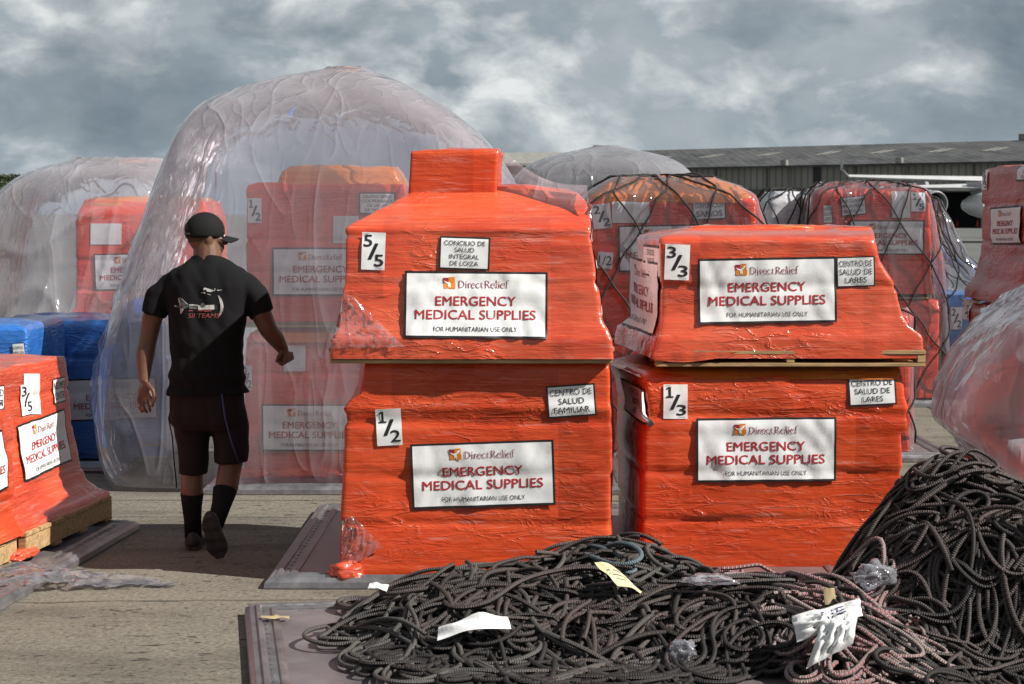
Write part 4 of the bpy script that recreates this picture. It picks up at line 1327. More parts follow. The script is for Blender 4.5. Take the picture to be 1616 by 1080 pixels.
M['dimgrey'] = simple('dim_interior', (.035, .037, .04), rough=.9, var=.3, scale=.4, bump=0)
h1 = Vector((ray(1616, 338).x * 228, 228, 0))
h0 = Vector((ray(800, 338).x * 282, 282, 0))
hd = (h1 - h0).normalized()
hyaw = math.atan2(hd.y, hd.x)
hn = Vector((-hd.y, hd.x, 0))               # into the building
HO = h0 - hd * 8
HM = Matrix.Translation(HO) @ Matrix.Rotation(hyaw, 4, 'Z')
HL = 135.0
hang = thing('hangar', 'long grey hangar with ribbed walls and weathered dark roof across the apron', 'hangar', HO)
hx = lambda px: ((lambda d: (HO.x * d.y - HO.y * d.x) / (hd.y * d.x - hd.x * d.y))(ray(px, 338)))   # along-wall distance under a photo column


def hz_(px, py, off=0.0):
    s = hx(px)
    q = HO + hd * s
    return CAM_H + ray(px, py).z / ray(px, py).y * q.y


EAVE, LINT, RIDGE, RD = 8.25, 4.9, 11.7, 26.0
b = MB()
b.box((0, 0, LINT), (HL, .25, EAVE), HM)
b.box((0, .0, 0), (hx(1236), .25, LINT - .01), HM)
b.box((hx(1548), .0, 0), (hx(1566), .25, LINT - .01), HM)
b.box((0, .3, 0), (.25, 52, EAVE), HM)
b.box((HL - .25, .3, 0), (HL, 52, EAVE), HM)
b.box((.3, 51.7, 0), (HL - .3, 52, EAVE), HM)
b.build('wall', corr, hang)
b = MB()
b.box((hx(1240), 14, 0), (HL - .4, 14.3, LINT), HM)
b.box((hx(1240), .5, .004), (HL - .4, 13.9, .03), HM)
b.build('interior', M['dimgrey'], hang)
b = MB()
b.box((-.3, -.25, LINT - .45), (HL + .3, -.02, LINT + .1), HM)
b.build('door_rail', M['trim'], hang)
b = MB()
b.add([HM @ Vector(q) for q in ((-.6, -1.2, EAVE - .15), (HL + .6, -1.2, EAVE - .15), (HL + .6, RD, RIDGE), (-.6, RD, RIDGE), (HL + .6, 53, EAVE - .15), (-.6, 53, EAVE - .15),
                                 (-.6, -1.2, EAVE - .4), (HL + .6, -1.2, EAVE - .4), (HL + .6, RD, RIDGE - .3), (-.6, RD, RIDGE - .3), (HL + .6, 53, EAVE - .4), (-.6, 53, EAVE - .4))],
      [(0, 1, 2, 3), (3, 2, 4, 5), (6, 7, 1, 0), (7, 8, 2, 1), (8, 10, 4, 2), (11, 5, 4, 10), (6, 0, 3, 9), (9, 3, 5, 11), (7, 6, 9, 8), (8, 9, 11, 10)])
rf = b.build('roof', roofm, hang)
sl = (RIDGE - EAVE + .15) / (RD + 1.2)
for px, py in ((1125, 247), (1216, 244), (1310, 242), (1395, 240), (1487, 238), (1574, 236), (1045, 250)):
    d = ray(px, py)
    o = HM @ Vector((0, -1.2, EAVE - .15))
    N = (HM.to_3x3() @ Vector((0, -sl, 1))).normalized()
    q = HM.inverted() @ on_plane(px, py, o, N)
    b = MB()
    for dx in (0, 1.15):
        b.add([HM @ Vector((q.x - 1.2 + dx + a, q.y + c, EAVE - .15 + sl * (q.y + c + 1.2) + .05)) for a, c in ((0, -2.2), (.8, -2.2), (.8, 2.2), (0, 2.2))], [(0, 1, 2, 3)])
    b.build('skylight', M['pale'], rf)
b = MB()
b.box((hx(1375) + 8, RD - 1, RIDGE - .5), (hx(1475) + 22, RD + 1, RIDGE + .8), HM)
b.build('ridge_vent', M['pale'], rf)
for px in (1247, 1428):
    b = MB()
    s = hx(px)
    b.box((s - .45, -1.9, EAVE - .2), (s + .45, -1.25, EAVE + .55), HM, .08)
    b.box((s - .06, -.3, EAVE - 3), (s + .06, -.2, EAVE - .3), HM)
    b.build('flood_lamp', M['pale'], hang)
fr = MB()
s = hx(1289)
fr.box((s - .62, -.12, 5.7), (s + .62, -.02, 7.9), HM)
f = fr.build('window', M['trim'], hang)
fr = MB()
fr.box((s - .5, -.16, 5.85), (s + .5, -.125, 7.75), HM)
fr.build('pane', M['black'], f)
for px in (1210, 1350, 1536, 1130):
    b = MB()
    s = hx(px)
    b.box((s - .12, -.14, LINT + .12), (s + .12, -.02, EAVE - .45), HM)
    b.build('downpipe', M['trim'], hang)
# paler low building to the left
sh = thing('pale_shed', 'low building with a pale metal roof behind the left stack', 'building', W(835, 355, 200))
b = MB()
q0 = W(742, 340, 196)
b.box((q0.x, 196, 0), (q0.x + 10.5, 212, 7.0))
b.build('wall', M['trim'], sh)
b = MB()
b.add([(q0.x - .3, 195.6, 6.95), (q0.x + 11, 195.6, 6.95), (q0.x + 11, 212, 8.6), (q0.x - .3, 212, 8.6), (q0.x - .3, 195.6, 6.7), (q0.x + 11, 195.6, 6.7), (q0.x + 11, 212, 8.35), (q0.x - .3, 212, 8.35)],
      [(0, 1, 2, 3), (4, 5, 1, 0), (5, 6, 2, 1), (7, 4, 0, 3), (6, 7, 3, 2), (7, 6, 5, 4)])
b.build('roof', M['pale'], sh)

# ------------------------------------------------------------------ aircraft
M['white_paint'] = simple('white_paint', (.62, .62, .62), rough=.3, var=.06, scale=1, bump=0, coat=.4)
M['grey_paint'] = simple('grey_paint', (.26, .27, .28), rough=.4, var=.1, scale=1, bump=0)
YW = 112.0
fu = W(2010, 330, YW)
ac = thing('airliner', 'airliner parked by the hangar, grey wing and white engine showing', 'aircraft', (fu.x, fu.y, 0))
zw = W(1500, 283, YW).z
b = MB()
rr = []
ax = Vector((.35, -.94, 0)).normalized()    # nose direction
sx = Vector((-ax.y, ax.x, 0))
for s, r_ in ((-19, .3), (-17, .9), (-12, 1.7), (-6, 1.95), (8, 1.95), (13, 1.9), (15.5, 1.5), (17, .9), (17.8, .25)):
    c = Vector((fu.x, fu.y + 6, 3.9 + (0 if s > -12 else (-s - 12) * .16))) + ax * s
    rr.append([c + sx * r_ * math.cos(a) + Vector((0, 0, r_ * math.sin(a))) for a in [2 * math.pi * k / 24 for k in range(24)]])
b.loft(rr)
b.build('fuselage', M['white_paint'], ac, smooth=True)
tipf, tipb = W(1340, 279, YW + 3), W(1337, 277, YW + 5)
rtf, rtb = W(1930, 297, YW + 1), W(1960, 296, YW + 7)
b = MB()


def wing_section(f, k, th):
    m = (f + k) / 2
    return [f, f.lerp(k, .3) + Vector((0, 0, th)), f.lerp(k, .7) + Vector((0, 0, th * .7)), k, f.lerp(k, .7) - Vector((0, 0, th * .5)), f.lerp(k, .3) - Vector((0, 0, th * .8))]


b.loft([wing_section(tipf, tipb, .10), wing_section(tipf.lerp(rtf, .5), tipb.lerp(rtb, .5), .30), wing_section(rtf, rtb, .55)])
wg = b.build('wing', M['white_paint'], ac)
b = MB()
wt = [W(1337, 262, YW + 6.2), W(1331, 262, YW + 6.6)]
b.loft([wing_section(tipf, tipb, .08), wing_section(W(1330, 268, YW + 5), W(1326, 268, YW + 6), .06), wing_section(W(1331, 254, YW + 6.4), W(1327, 254, YW + 7), .04)])
b.build('winglet', M['grey_paint'], wg)
for (px, py, Yq, rad) in ((1560, 324, YW - 1, .80), (1470, 322, YW + 9, .85)):
    c = W(px, py, Yq)
    d = (ax * .75 + Vector((0, -.2, 0))).normalized()
    sd_ = Vector((-d.y, d.x, 0))
    circ = lambda s, r_: [c + d * s + sd_ * r_ * math.cos(2 * math.pi * k / 24) + Vector((0, 0, r_ * math.sin(2 * math.pi * k / 24))) for k in range(24)]
    b = MB()
    b.loft([circ(-2.6, .35), circ(-1.8, .6), circ(-.8, rad * .95), circ(0, rad * 1.02), circ(.55, rad), circ(.7, rad * .93), circ(.66, rad * .82), circ(.2, rad * .78)], cap=False)
    en = b.build('engine', M['white_paint'] if px > 1500 else M['grey_paint'], ac, smooth=True)
    b = MB()
    b.loft([circ(.18, rad * .80), circ(.12, rad * .80)])
    b.loft([circ(.2, rad * .22), circ(.4, .03)])
    b.build('fan', M['dark'], en)
    b = MB()
    top_ = c - d * .9 + Vector((0, 0, rad * .8))
    b.loft([[top_ + d * .9 + sd_ * .12, top_ + d * .9 - sd_ * .12, top_ - d * .9 - sd_ * .12, top_ - d * .9 + sd_ * .12],
            [top_ + d * .2 + sd_ * .12 + Vector((0, 0, .75)), top_ + d * .2 - sd_ * .12 + Vector((0, 0, .75)), top_ - d * 1.6 - sd_ * .12 + Vector((0, 0, .75)), top_ - d * 1.6 + sd_ * .12 + Vector((0, 0, .75))]])
    b.build('pylon', M['grey_paint'], ac)
for s_ in (-3.0, 13.5):
    q = Vector((fu.x, fu.y + 6, 0)) + ax * s_
    for k in ((-1.2, 1.2) if s_ < 0 else (0,)):
        b = MB()
        w_ = q + sx * k
        b.tube([w_ + Vector((0, 0, .5)), w_ + Vector((0, 0, 2.4))], .12, 8)
        b.tube([w_ + sx * -.25 + Vector((0, 0, .5)), w_ + sx * .25 + Vector((0, 0, .5))], .5, 18)
        b.build('landing_gear', M['dark'], ac)
# far wing
b = MB()
b.loft([wing_section(rtf + sx * -6, rtb + sx * -6, .5), wing_section(rtf + sx * -20 + ax * -6, rtb + sx * -20 + ax * -9, .1)])
b.build('wing', M['white_paint'], ac)

# traffic cones
M['cone'] = simple('cone_red', (.55, .05, .02), rough=.5, var=.1, bump=0)
M['cone_dark'] = simple('cone_dark', (.05, .03, .03), rough=.6, var=.1, bump=0)
for i, (px, py, lab) in enumerate(((1497, 362, 'orange traffic cone on the apron, nearest to the 1/5 load'), (1511, 359, 'second orange traffic cone from the left before the dark hangar door'), (1525, 359, 'dark traffic cone between the orange ones before the hangar door'), (1543, 360, 'orange traffic cone under the white engine, beside the right-hand red stack'))):
    c = G(px, py)
    o = thing('traffic_cone', lab, 'traffic cone', c, 'traffic cones before the hangar')
    k = c.y / 215
    b = MB()
    b.box((c.x - .33 * k, c.y - .33 * k, .0), (c.x + .33 * k, c.y + .33 * k, .08))
    b.build('base', M['dark'], o)
    b = MB()
    rs = []
    for z, r_ in ((.082, .26), (.5, .15), (1.0, .05)):
        rs.append([Vector((c.x + r_ * k * math.cos(a), c.y + r_ * k * math.sin(a), z)) for a in [2 * math.pi * q / 14 for q in range(14)]])
    b.loft(rs)
    b.build('body', M['cone_dark'] if i == 2 else M['cone'], o, smooth=True)

# ------------------------------------------------------------------ trees at far left
leafm = simple('leaves', (.045, .065, .03), rough=.6, var=.4, scale=.6, bump=0)
barkm = simple('bark', (.09, .07, .05), rough=.9, var=.3)
for i, (px, py, hw, lab) in enumerate(((-14, 266, 20, 'dark tree far behind the low plastic cover at left, taller one'), (24, 272, 18, 'dark bushy tree showing above the low plastic cover, nearer the frame middle'), (-60, 262, 30, 'dark tree at far left outside the plastic cover'))):
    rnd = random.Random(60 + i)
    Y = 140 + 4 * i
    top_ = W(px, py, Y)
    o = thing('tree', lab, 'tree', (top_.x, Y, 0), 'trees far at the left')
    b = MB()
    b.tube([Vector((top_.x, Y, 0)), Vector((top_.x + .1, Y, top_.z * .45)), Vector((top_.x - .1, Y, top_.z * .8))], [.22, .16, .06], 8)
    for k in range(5):
        a = rnd.uniform(0, 6.28)
        z = top_.z * rnd.uniform(.4, .65)
        b.tube([Vector((top_.x, Y, z)), Vector((top_.x + math.cos(a) * 1.0, Y + math.sin(a) * 1.0, z + .9))], [.08, .03], 6)
    b.build('trunk', barkm, o)
    b = MB()
    hwm = hw * Y / FPX
    cl = [(Vector((top_.x + rnd.uniform(-1, 1) * hwm, Y + rnd.uniform(-1, 1) * hwm, top_.z * rnd.uniform(.5, .93))), rnd.uniform(.35, .7) * hwm * .8) for _ in range(26)]
    for c, r_ in cl:
        for _ in range(70):
            p = c + Vector((rnd.gauss(0, 1), rnd.gauss(0, 1), rnd.gauss(0, .8))) * r_ * .5
            if p.z > top_.z: continue
            a = Vector((rnd.uniform(-1, 1), rnd.uniform(-1, 1), rnd.uniform(-1, 1))).normalized() * .17
            e = Vector((rnd.uniform(-1, 1), rnd.uniform(-1, 1), rnd.uniform(-1, 1))).normalized() * .11
            b.add([p - a, p + e, p + a, p - e], [(0, 1, 2, 3)])
    b.build('crown', leafm, o)

# ------------------------------------------------------------------ rope piles
def rope_mat(name, dark, light, fleck=None, fl_amt=.0):
    m, t = new_mat(name)
    uv = t.add('ShaderNodeTexCoord').outputs['UV']
    sp = t.add('ShaderNodeSeparateXYZ', i={0: uv})
    a = t.math('ADD', t.math('MULTIPLY', sp.outputs[0], 110.0), t.math('MULTIPLY', sp.outputs[1], 1.0))
    b = t.math('SUBTRACT', t.math('MULTIPLY', sp.outputs[0], 110.0), t.math('MULTIPLY', sp.outputs[1], 2.0))
    sa = t.math('SINE', t.math('MULTIPLY', a, 6.2832))
    sb = t.math('SINE', t.math('MULTIPLY', b, 6.2832))
    br = t.math('ADD', t.math('MULTIPLY', sa, .22), t.math('MULTIPLY', sb, .16))
    br = t.math('ADD', br, t.math('MULTIPLY', t.math('SUBTRACT', t.noise(t.add('ShaderNodeTexCoord').outputs['Object'], scale=160, detail=3), .5), .7))
    br = t.math('ADD', br, .5)
    oc = t.add('ShaderNodeTexCoord').outputs['Object']
    dirt = t.noise(oc, scale=3.4, detail=5, rough=.6)
    c = t.mix(t.ramp(br, [(.25, 0.0), (.8, 1.0)]), dark, light)
    c = t.mix(t.math('MULTIPLY', t.ramp(dirt, [(.35, 0.0), (.65, 1.0)]), .45), c, tuple(x * .35 for x in light))
    if fleck:
        ck = t.math('FRACT', t.math('MULTIPLY', a, .5))
        ck2 = t.math('FRACT', t.math('MULTIPLY', sp.outputs[1], 3.0))
        f = t.math('MULTIPLY', t.math('GREATER_THAN', ck, .52), t.math('GREATER_THAN', ck2, .45))
        zone = t.ramp(t.noise(oc, scale=2.2, detail=2), [(.42, 0.25), (.6, 1.0)])
        c = t.mix(t.math('MULTIPLY', t.math('MULTIPLY', f, zone), fl_amt), c, fleck)
    p = t.add('ShaderNodeBsdfPrincipled', i={'Base Color': c, 'Roughness': .62, 'Specular IOR Level': .35})
    t.link(t.bump(br, .8, .004), p.inputs['Normal'])
    out(t, p.outputs[0])
    return m


M['rope_grey'] = rope_mat('grey_rope', (.020, .019, .018), (.125, .122, .115), (.17, .08, .075), .30)
M['rope_dark'] = rope_mat('dark_rope', (.009, .008, .008), (.092, .076, .071), (.15, .08, .075), .45)
M['rope_black'] = rope_mat('black_rope', (.007, .006, .006), (.036, .031, .030), (.08, .05, .045), .3)
M['rope_pink'] = rope_mat('red_flecked_rope', (.12, .10, .095), (.42, .36, .345), (.24, .025, .035), .95)
M['rope_blue'] = rope_mat('blue_grey_rope', (.05, .075, .09), (.16, .21, .23))
M['core'] = simple('shaded_rope_mass', (.018, .016, .016), rough=.9, var=.3, scale=40, bump=.8)  # solid mound; shade in the gaps between strands put into its colour


def tubes(strands, sides=6):
    V, F, UV = [], [], []
    base = 0
    ang = np.arange(sides + 1) * 2 * np.pi / sides
    for P, r in strands:
        P = np.asarray(P)
        n = len(P)
        T = np.gradient(P, axis=0)
        T /= np.linalg.norm(T, axis=1, keepdims=True) + 1e-9
        A = np.cross(T, np.array([.13, .07, 1.0]))
        ln = np.linalg.norm(A, axis=1, keepdims=True)
        A = A / np.maximum(ln, 1e-6)
        B = np.cross(T, A)
        ring = P[:, None, :] + r * (A[:, None, :] * np.cos(ang)[None, :, None] + B[:, None, :] * np.sin(ang)[None, :, None])
        V.append(ring.reshape(-1, 3))
        s = np.concatenate([[0], np.cumsum(np.linalg.norm(np.diff(P, axis=0), axis=1))])
        UV.append(np.stack([np.repeat(s, sides + 1), np.tile(np.arange(sides + 1) / sides, n)], 1))
        i = np.arange(n - 1)[:, None] * (sides + 1) + np.arange(sides)[None, :] + base
        F.append(np.stack([i, i + 1, i + sides + 2, i + sides + 1], -1).reshape(-1, 4))
        base += n * (sides + 1)
    return np.concatenate(V), np.concatenate(F), np.concatenate(UV)


def rope_obj(name, strands, mat, parent):
    V, F, UV = tubes(strands)
    return mobj(name, V.tolist(), F.tolist(), mat, parent, uv=UV)


BUMPS = [  # x, y, height, sx, sy, steepness
    (.46, 7.92, .20, .34, .42, 1.25), (-.02, 7.85, .10, .50, .42, 1.25), (-.35, 7.50, .10, .45, .50, 1.25), (.25, 7.25, .17, .80, .55, 1.25),
    (1.12, 8.10, .10, .50, .40, 1.25), (1.00, 7.3, .14, .55, .60, 1.25), (1.25, 6.9, .13, .4, .5, 1.25),
    (2.16, 7.58, .45, .80, .70, 4.2), (1.80, 7.72, .15, .22, .30, 1.1), (2.45, 7.1, .14, .7, .6, 1.4), (2.7, 7.5, .12, .4, .5, 1.2)]


def HF(x, y):
    z = np.zeros_like(x)
    for bx, by, a, sx_, sy_, ex in BUMPS:
        d2 = ((x - bx) / sx_) ** 2 + ((y - by) / sy_) ** 2
        z = z + a * np.exp(-d2 ** ex)
    return z


def walk(rnd, x, y, th, n, ds, curl, drift, region):
    P = np.empty((n, 2))
    k = kt = 0.0
    left = 0
    cxr, cyr, rx, ry = region
    for i in range(n):
        P[i] = (x, y)
        if left <= 0:                     # rope lies in arcs: long easy bends and tight turns
            left = rnd.randint(7, 26)
            kt = rnd.gauss(0, 1.8) if rnd.random() < .50 else rnd.choice((-1, 1)) * rnd.uniform(4, 4 + curl * 2.6)
            if abs(kt) > 4: left = min(left, int(4.2 / (abs(kt) * ds)))
        left -= 1
        k += (kt - k) * .35
        th += k * ds
        if drift is not None:
            th += .02 * math.sin(drift - th)
        dx, dy = (x - cxr) / rx, (y - cyr) / ry
        d2 = dx * dx + dy * dy
        if d2 > .85:
            want = math.atan2(-dy, -dx)
            th += (.22 if d2 < 1.2 else .5) * math.sin(want - th)
        x += math.cos(th) * ds
        y += math.sin(th) * ds
    return P


def make_strands(seed, region, count, bundle, drift=None, curl=2.4, ds=.022, layer=(.55, 1.0), rad=.0094, wave=.03, length=(45, 110)):
    rnd = random.Random(seed)
    res = []
    made = 0
    while made < count:
        nb = rnd.randint(*bundle)
        cxr, cyr, rx, ry = region
        a, q = rnd.uniform(0, 6.283), math.sqrt(rnd.uniform(0, 1)) * .95
        x, y = cxr + rx * q * math.cos(a), cyr + ry * q * math.sin(a)
        th = rnd.uniform(0, 6.283) if drift is None else drift + rnd.gauss(0, .8) + (math.pi if rnd.random() < .5 else 0)
        n = rnd.randint(*length)
        P = walk(rnd, x, y, th, n, ds, curl, drift, region)
        T = np.gradient(P, axis=0)
        T /= np.linalg.norm(T, axis=1, keepdims=True) + 1e-9
        N = np.stack([-T[:, 1], T[:, 0]], 1)
        ly0 = rnd.uniform(*layer)
        for k in range(nb):
            made += 1
            s = np.arange(n)
            of = (k - (nb - 1) / 2) * rad * 2.0 + .012 * np.sin(s * rnd.uniform(.05, .14) + rnd.uniform(0, 6))
            m0, m1 = rnd.randint(0, n // 5), n - rnd.randint(0, n // 5)
            Q = P + N * of[:, None]
            ly = ly0 + rnd.gauss(0, .05)
            z = HF(Q[:, 0], Q[:, 1]) * ly
            wv_ = sum(wave * rnd.uniform(.2, .6) * np.sin(s * rnd.uniform(.06, .22) + rnd.uniform(0, 6.28)) for _ in range(3))
            dive = rnd.random()
            if dive < .72: wv_ = wv_ - .060 * np.maximum(0, np.sin(s * rnd.uniform(.10, .30) + rnd.uniform(0, 6.28)))
            elif dive > .86: wv_ = wv_ + .04 * np.maximum(0, np.sin(s * rnd.uniform(.08, .2) + rnd.uniform(0, 6.28)))
            fl = rad * (1.0 + 2.2 * rnd.random() + .7 * np.sin(s * .21 + k))
            z = np.maximum(z + wv_ * (.45 + .55 * np.minimum(1, z / .15)), fl)
            q3 = np.stack([Q[:, 0], Q[:, 1], z], 1)[m0:m1]
            if len(q3) > 6: res.append((q3, rad * rnd.uniform(.86, 1.12)))
    return res


def near_sheet(st, z0=.06):
    return [(np.stack([P[:, 0], P[:, 1], np.maximum(P[:, 2], z0 + r * (1.0 + (i * 37 % 11) * .22) + .006 * np.sin(np.arange(len(P)) * .3 + i))], 1), r) for i, (P, r) in enumerate(st)]


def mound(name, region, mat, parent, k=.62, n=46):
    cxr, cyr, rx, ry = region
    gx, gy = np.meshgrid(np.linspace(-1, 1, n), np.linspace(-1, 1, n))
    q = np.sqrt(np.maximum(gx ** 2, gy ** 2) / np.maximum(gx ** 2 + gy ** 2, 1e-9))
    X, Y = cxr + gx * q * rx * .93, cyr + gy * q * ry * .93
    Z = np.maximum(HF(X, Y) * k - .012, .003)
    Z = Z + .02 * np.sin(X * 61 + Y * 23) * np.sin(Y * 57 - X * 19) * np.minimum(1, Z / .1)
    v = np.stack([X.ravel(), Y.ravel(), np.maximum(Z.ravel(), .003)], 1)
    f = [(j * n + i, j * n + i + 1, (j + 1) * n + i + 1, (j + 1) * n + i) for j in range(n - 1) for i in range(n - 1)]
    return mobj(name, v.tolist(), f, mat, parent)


RA = (.16, 7.34, .90, .94)                 # left pile
o = thing('rope_pile', 'broad pile of grey braided net rope spilling over the near cargo pallet', 'rope pile', (RA[0], RA[1], 0))
mound('rope_core', RA, M['core'], o)
rope_obj('dark_rope', near_sheet(make_strands(1, (.32, 7.6, .70, .70), 260, (1, 4), drift=2.9, curl=2.6, layer=(.62, 1.08), wave=.04)), M['rope_dark'], o)
rope_obj('grey_rope', near_sheet(make_strands(2, (.03, 7.30, .76, .84), 84, (2, 5), drift=.55, curl=1.8, layer=(.8, 1.1))), M['rope_grey'], o)
rope_obj('black_rope', near_sheet(make_strands(3, (.25, 7.15, .80, .70), 210, (1, 3), curl=4.2, layer=(.55, .98))), M['rope_black'], o)
rope_obj('blue_rope', near_sheet(make_strands(4, (.16, 7.9, .26, .22), 6, (1, 2), drift=1.0, curl=2.5, layer=(1.0, 1.06))), M['rope_blue'], o)
RB = (1.08, 7.55, .62, .95)                # red-flecked pile in the middle
o = thing('rope_pile', 'low pile of white rope flecked with red between the two dark piles', 'rope pile', (RB[0], RB[1], 0))
mound('rope_core', RB, M['core'], o)
rope_obj('dark_rope', make_strands(5, (1.05, 7.6, .58, .85), 270, (1, 4), curl=3.6, layer=(.55, 1.02)), M['rope_dark'], o)
rope_obj('flecked_rope', make_strands(6, (1.24, 7.02, .27, .46), 56, (2, 4), drift=.7, curl=3.4, layer=(.7, 1.05), rad=.0088), M['rope_pink'], o)
rope_obj('flecked_rope', make_strands(7, (1.10, 7.95, .20, .30), 12, (1, 2), curl=5, layer=(.9, 1.15), wave=.05, rad=.0085), M['rope_pink'], o)
RC = (2.25, 7.35, .95, 1.0)                # tall pile at right
o = thing('rope_pile', 'tall dark heap of braided net rope at the right foreground', 'rope pile', (RC[0], RC[1], 0))
mound('rope_core', RC, M['core'], o)
rope_obj('dark_rope', make_strands(8, (2.20, 7.40, .88, .88), 400, (1, 4), drift=2.2, curl=2.8, layer=(.66, 1.08), wave=.045), M['rope_dark'], o)
rope_obj('black_rope', make_strands(9, (2.1, 7.25, .92, .88), 300, (1, 3), curl=4.4, layer=(.62, 1.02), wave=.05), M['rope_black'], o)
rope_obj('looped_rope', make_strands(10, (1.85, 7.74, .30, .26), 60, (1, 3), curl=5, layer=(.98, 1.10), wave=.06), M['rope_dark'], o)

# papers and scraps lying on the ropes
M['yellow_paper'] = simple('yellow_paper', (.62, .58, .33), rough=.7, var=.06, scale=20, bump=.1)
M['kraft'] = simple('kraft_tag', (.42, .33, .18), rough=.8, var=.15)
M['white_bag'] = simple('white_bag', (.74, .74, .74), rough=.4, var=.05, scale=12, bump=.5, bdist=.01)
M['navy'] = simple('navy_print', (.03, .03, .14), rough=.5, bump=0)


bpy.context.view_layer.update()
_dg = bpy.context.evaluated_depsgraph_get()


def pile_y(px, py, lift=.03):
    """depth of the rope pile's front surface at a photo column/row"""
    ys = []
    for dx, dy in ((0, 0), (6, 0), (-6, 0), (0, 6), (0, -6)):
        d = ray(px + dx, py + dy).normalized()
        h = S.ray_cast(_dg, Vector((0, 0, CAM_H)), d, distance=8.6)
        if h[0]: ys.append(h[1].y)
    return min(ys) - lift if ys else 8.2


def sheet(name, pts, lab, cat, mat, Y, bend=.01, th=.0012, seed=0, nu=12, nv=8, lines=None):
    """paper with its four corners given as (px, py, dy)"""
    Y = pile_y(sum(p[0] for p in pts) / 4, sum(p[1] for p in pts) / 4, .05)
    a, b, c, d = [W(p[0], p[1], Y + p[2]) for p in pts]
    vs, fs = [], []
    nrm = (b - a).cross(d - a).normalized()
    if nrm.y > 0: nrm = -nrm
    for sgn in (1, -1):
        for j in range(nv + 1):
            for i in range(nu + 1):
                s, q = i / nu, j / nv
                p = a.lerp(b, s).lerp(d.lerp(c, s), q)
                vs.append(p + nrm * (bend * noise.noise(Vector((s * 2.5, q * 2.5, seed))) + bend * math.sin(s * 3.1) + sgn * th * .5))
    k = (nu + 1) * (nv + 1)
    for j in range(nv):
        for i in range(nu):
            q = (j * (nu + 1) + i, j * (nu + 1) + i + 1, (j + 1) * (nu + 1) + i + 1, (j + 1) * (nu + 1) + i)
            fs.append(q)
            fs.append(tuple(x + k for x in q[::-1]))
    o = mobj(name, vs, fs, mat, loc=(a + c) / 2)
    if lines:
        sb = bvh(vs, fs)
        m = MB()
        rnd = random.Random(seed)
        for (s0, q0, s1, q1) in lines:
            n = 10
            for e in range(n):
                if rnd.random() < .25: continue
                f0, f1 = e / n, (e + .75) / n
                pp_ = []
                for s_, q_ in ((s0 + (s1 - s0) * f0, q0), (s0 + (s1 - s0) * f1, q0), (s0 + (s1 - s0) * f1, q1), (s0 + (s1 - s0) * f0, q1)):
                    p = a.lerp(b, s_).lerp(d.lerp(c, s_), q_)
                    h = sb.ray_cast(p + nrm * .2, -nrm)
                    pp_.append((h[0] if h[0] else p) + nrm * .0012)
                m.add(pp_, [(0, 1, 2, 3)])
        m.build('handwriting', M['trim'], o)
    return tag(o, lab, cat)


def sheet_on(y): return y


sheet('paper_note', [(938, 888, .02), (966, 893, .05), (1021, 942, -.02), (975, 925, -.06)], 'pale yellow paper note lying on the left rope pile', 'paper', M['yellow_paper'], 7.72, lines=[(.2, .3, .85, .34), (.15, .45, .9, .49), (.2, .6, .8, .64)], seed=2)
sheet('paper_tube', [(692, 990, 0), (800, 972, .04), (808, 993, -.02), (690, 1012, -.05)], 'crumpled white paper strip on the grey ropes of the left pile', 'paper', M['white_bag'], 7.15, bend=.03, seed=4)
sheet('paper_tag', [(1299, 929, .01), (1317, 928, .01), (1320, 953, -.01), (1302, 955, -.01)], 'small tan card tag standing in the red flecked ropes', 'tag', M['kraft'], 7.45, bend=.003, seed=5)
sheet('paper_scrap', [(583, 921, .02), (614, 925, .02), (610, 934, -.02), (580, 931, -.02)], 'small white paper scrap on the ropes by the 1/2 load', 'paper', M['white_bag'], 8.05, bend=.01, seed=6)
q = W(1077, 1030, pile_y(1077, 1030))
crb = crumple('plastic_scrap', q, (.040, .03, .042), M['film'], seed=14, amp=.8, loc=q)
tag(crb, 'little crumpled scrap of clear plastic in the dark ropes, bottom middle', 'plastic film')
q = W(1378, 908, pile_y(1378, 908))
crb = crumple('plastic_scrap', q, (.065, .04, .042), M['film'], seed=15, amp=.8, loc=q)
tag(crb, 'crumpled clear plastic scrap tucked under the tall rope heap', 'plastic film')
q = W(1120, 915, pile_y(1120, 915))
crb = crumple('plastic_scrap', q, (.08, .05, .02), M['film'], seed=16, amp=.6, loc=q)
tag(crb, 'flat grey plastic scrap behind the ropes below the 1/3 load', 'plastic film')
# printed white bag on the flecked ropes
bagY = pile_y(1300, 1010, .06)
bp = thing('plastic_bag', 'crumpled white printed plastic bag on the red flecked ropes', 'bag', W(1300, 1000, bagY))


def bag_lobe(name, corners, seed, bend=.035):
    a, b, c, d = [W(p[0], p[1], bagY + p[2]) for p in corners]
    nu = nv = 16
    vs, fs = [], []
    nrm = (b - a).cross(d - a).normalized()
    if nrm.y > 0: nrm = -nrm
    for sg in (1, -1):
        for j in range(nv + 1):
            for i in range(nu + 1):
                s, q = i / nu, j / nv
                p = a.lerp(b, s).lerp(d.lerp(c, s), q)
                puff = math.sin(math.pi * s) ** .5 * math.sin(math.pi * q) ** .5 if 0 < s < 1 and 0 < q < 1 else 0
                cr = abs(noise.noise(Vector((s * 4, q * 4, seed)))) * 2.4 + .9 * abs(noise.noise(Vector((s * 9, q * 9, seed + 3))))
                vs.append(p + nrm * (sg * bend * puff * (.5 + cr) + .03 * noise.noise(Vector((s * 3, q * 3, seed + 7)))))
    k = (nu + 1) ** 2
    for j in range(nv):
        for i in range(nu):
            f = (j * (nu + 1) + i, j * (nu + 1) + i + 1, (j + 1) * (nu + 1) + i + 1, (j + 1) * (nu + 1) + i)
            fs += [f, tuple(x + k for x in f[::-1])]
    o = mobj(name, vs, fs, M['white_bag'], bp)
    return o, vs, fs, (a, b, c, d, nrm)


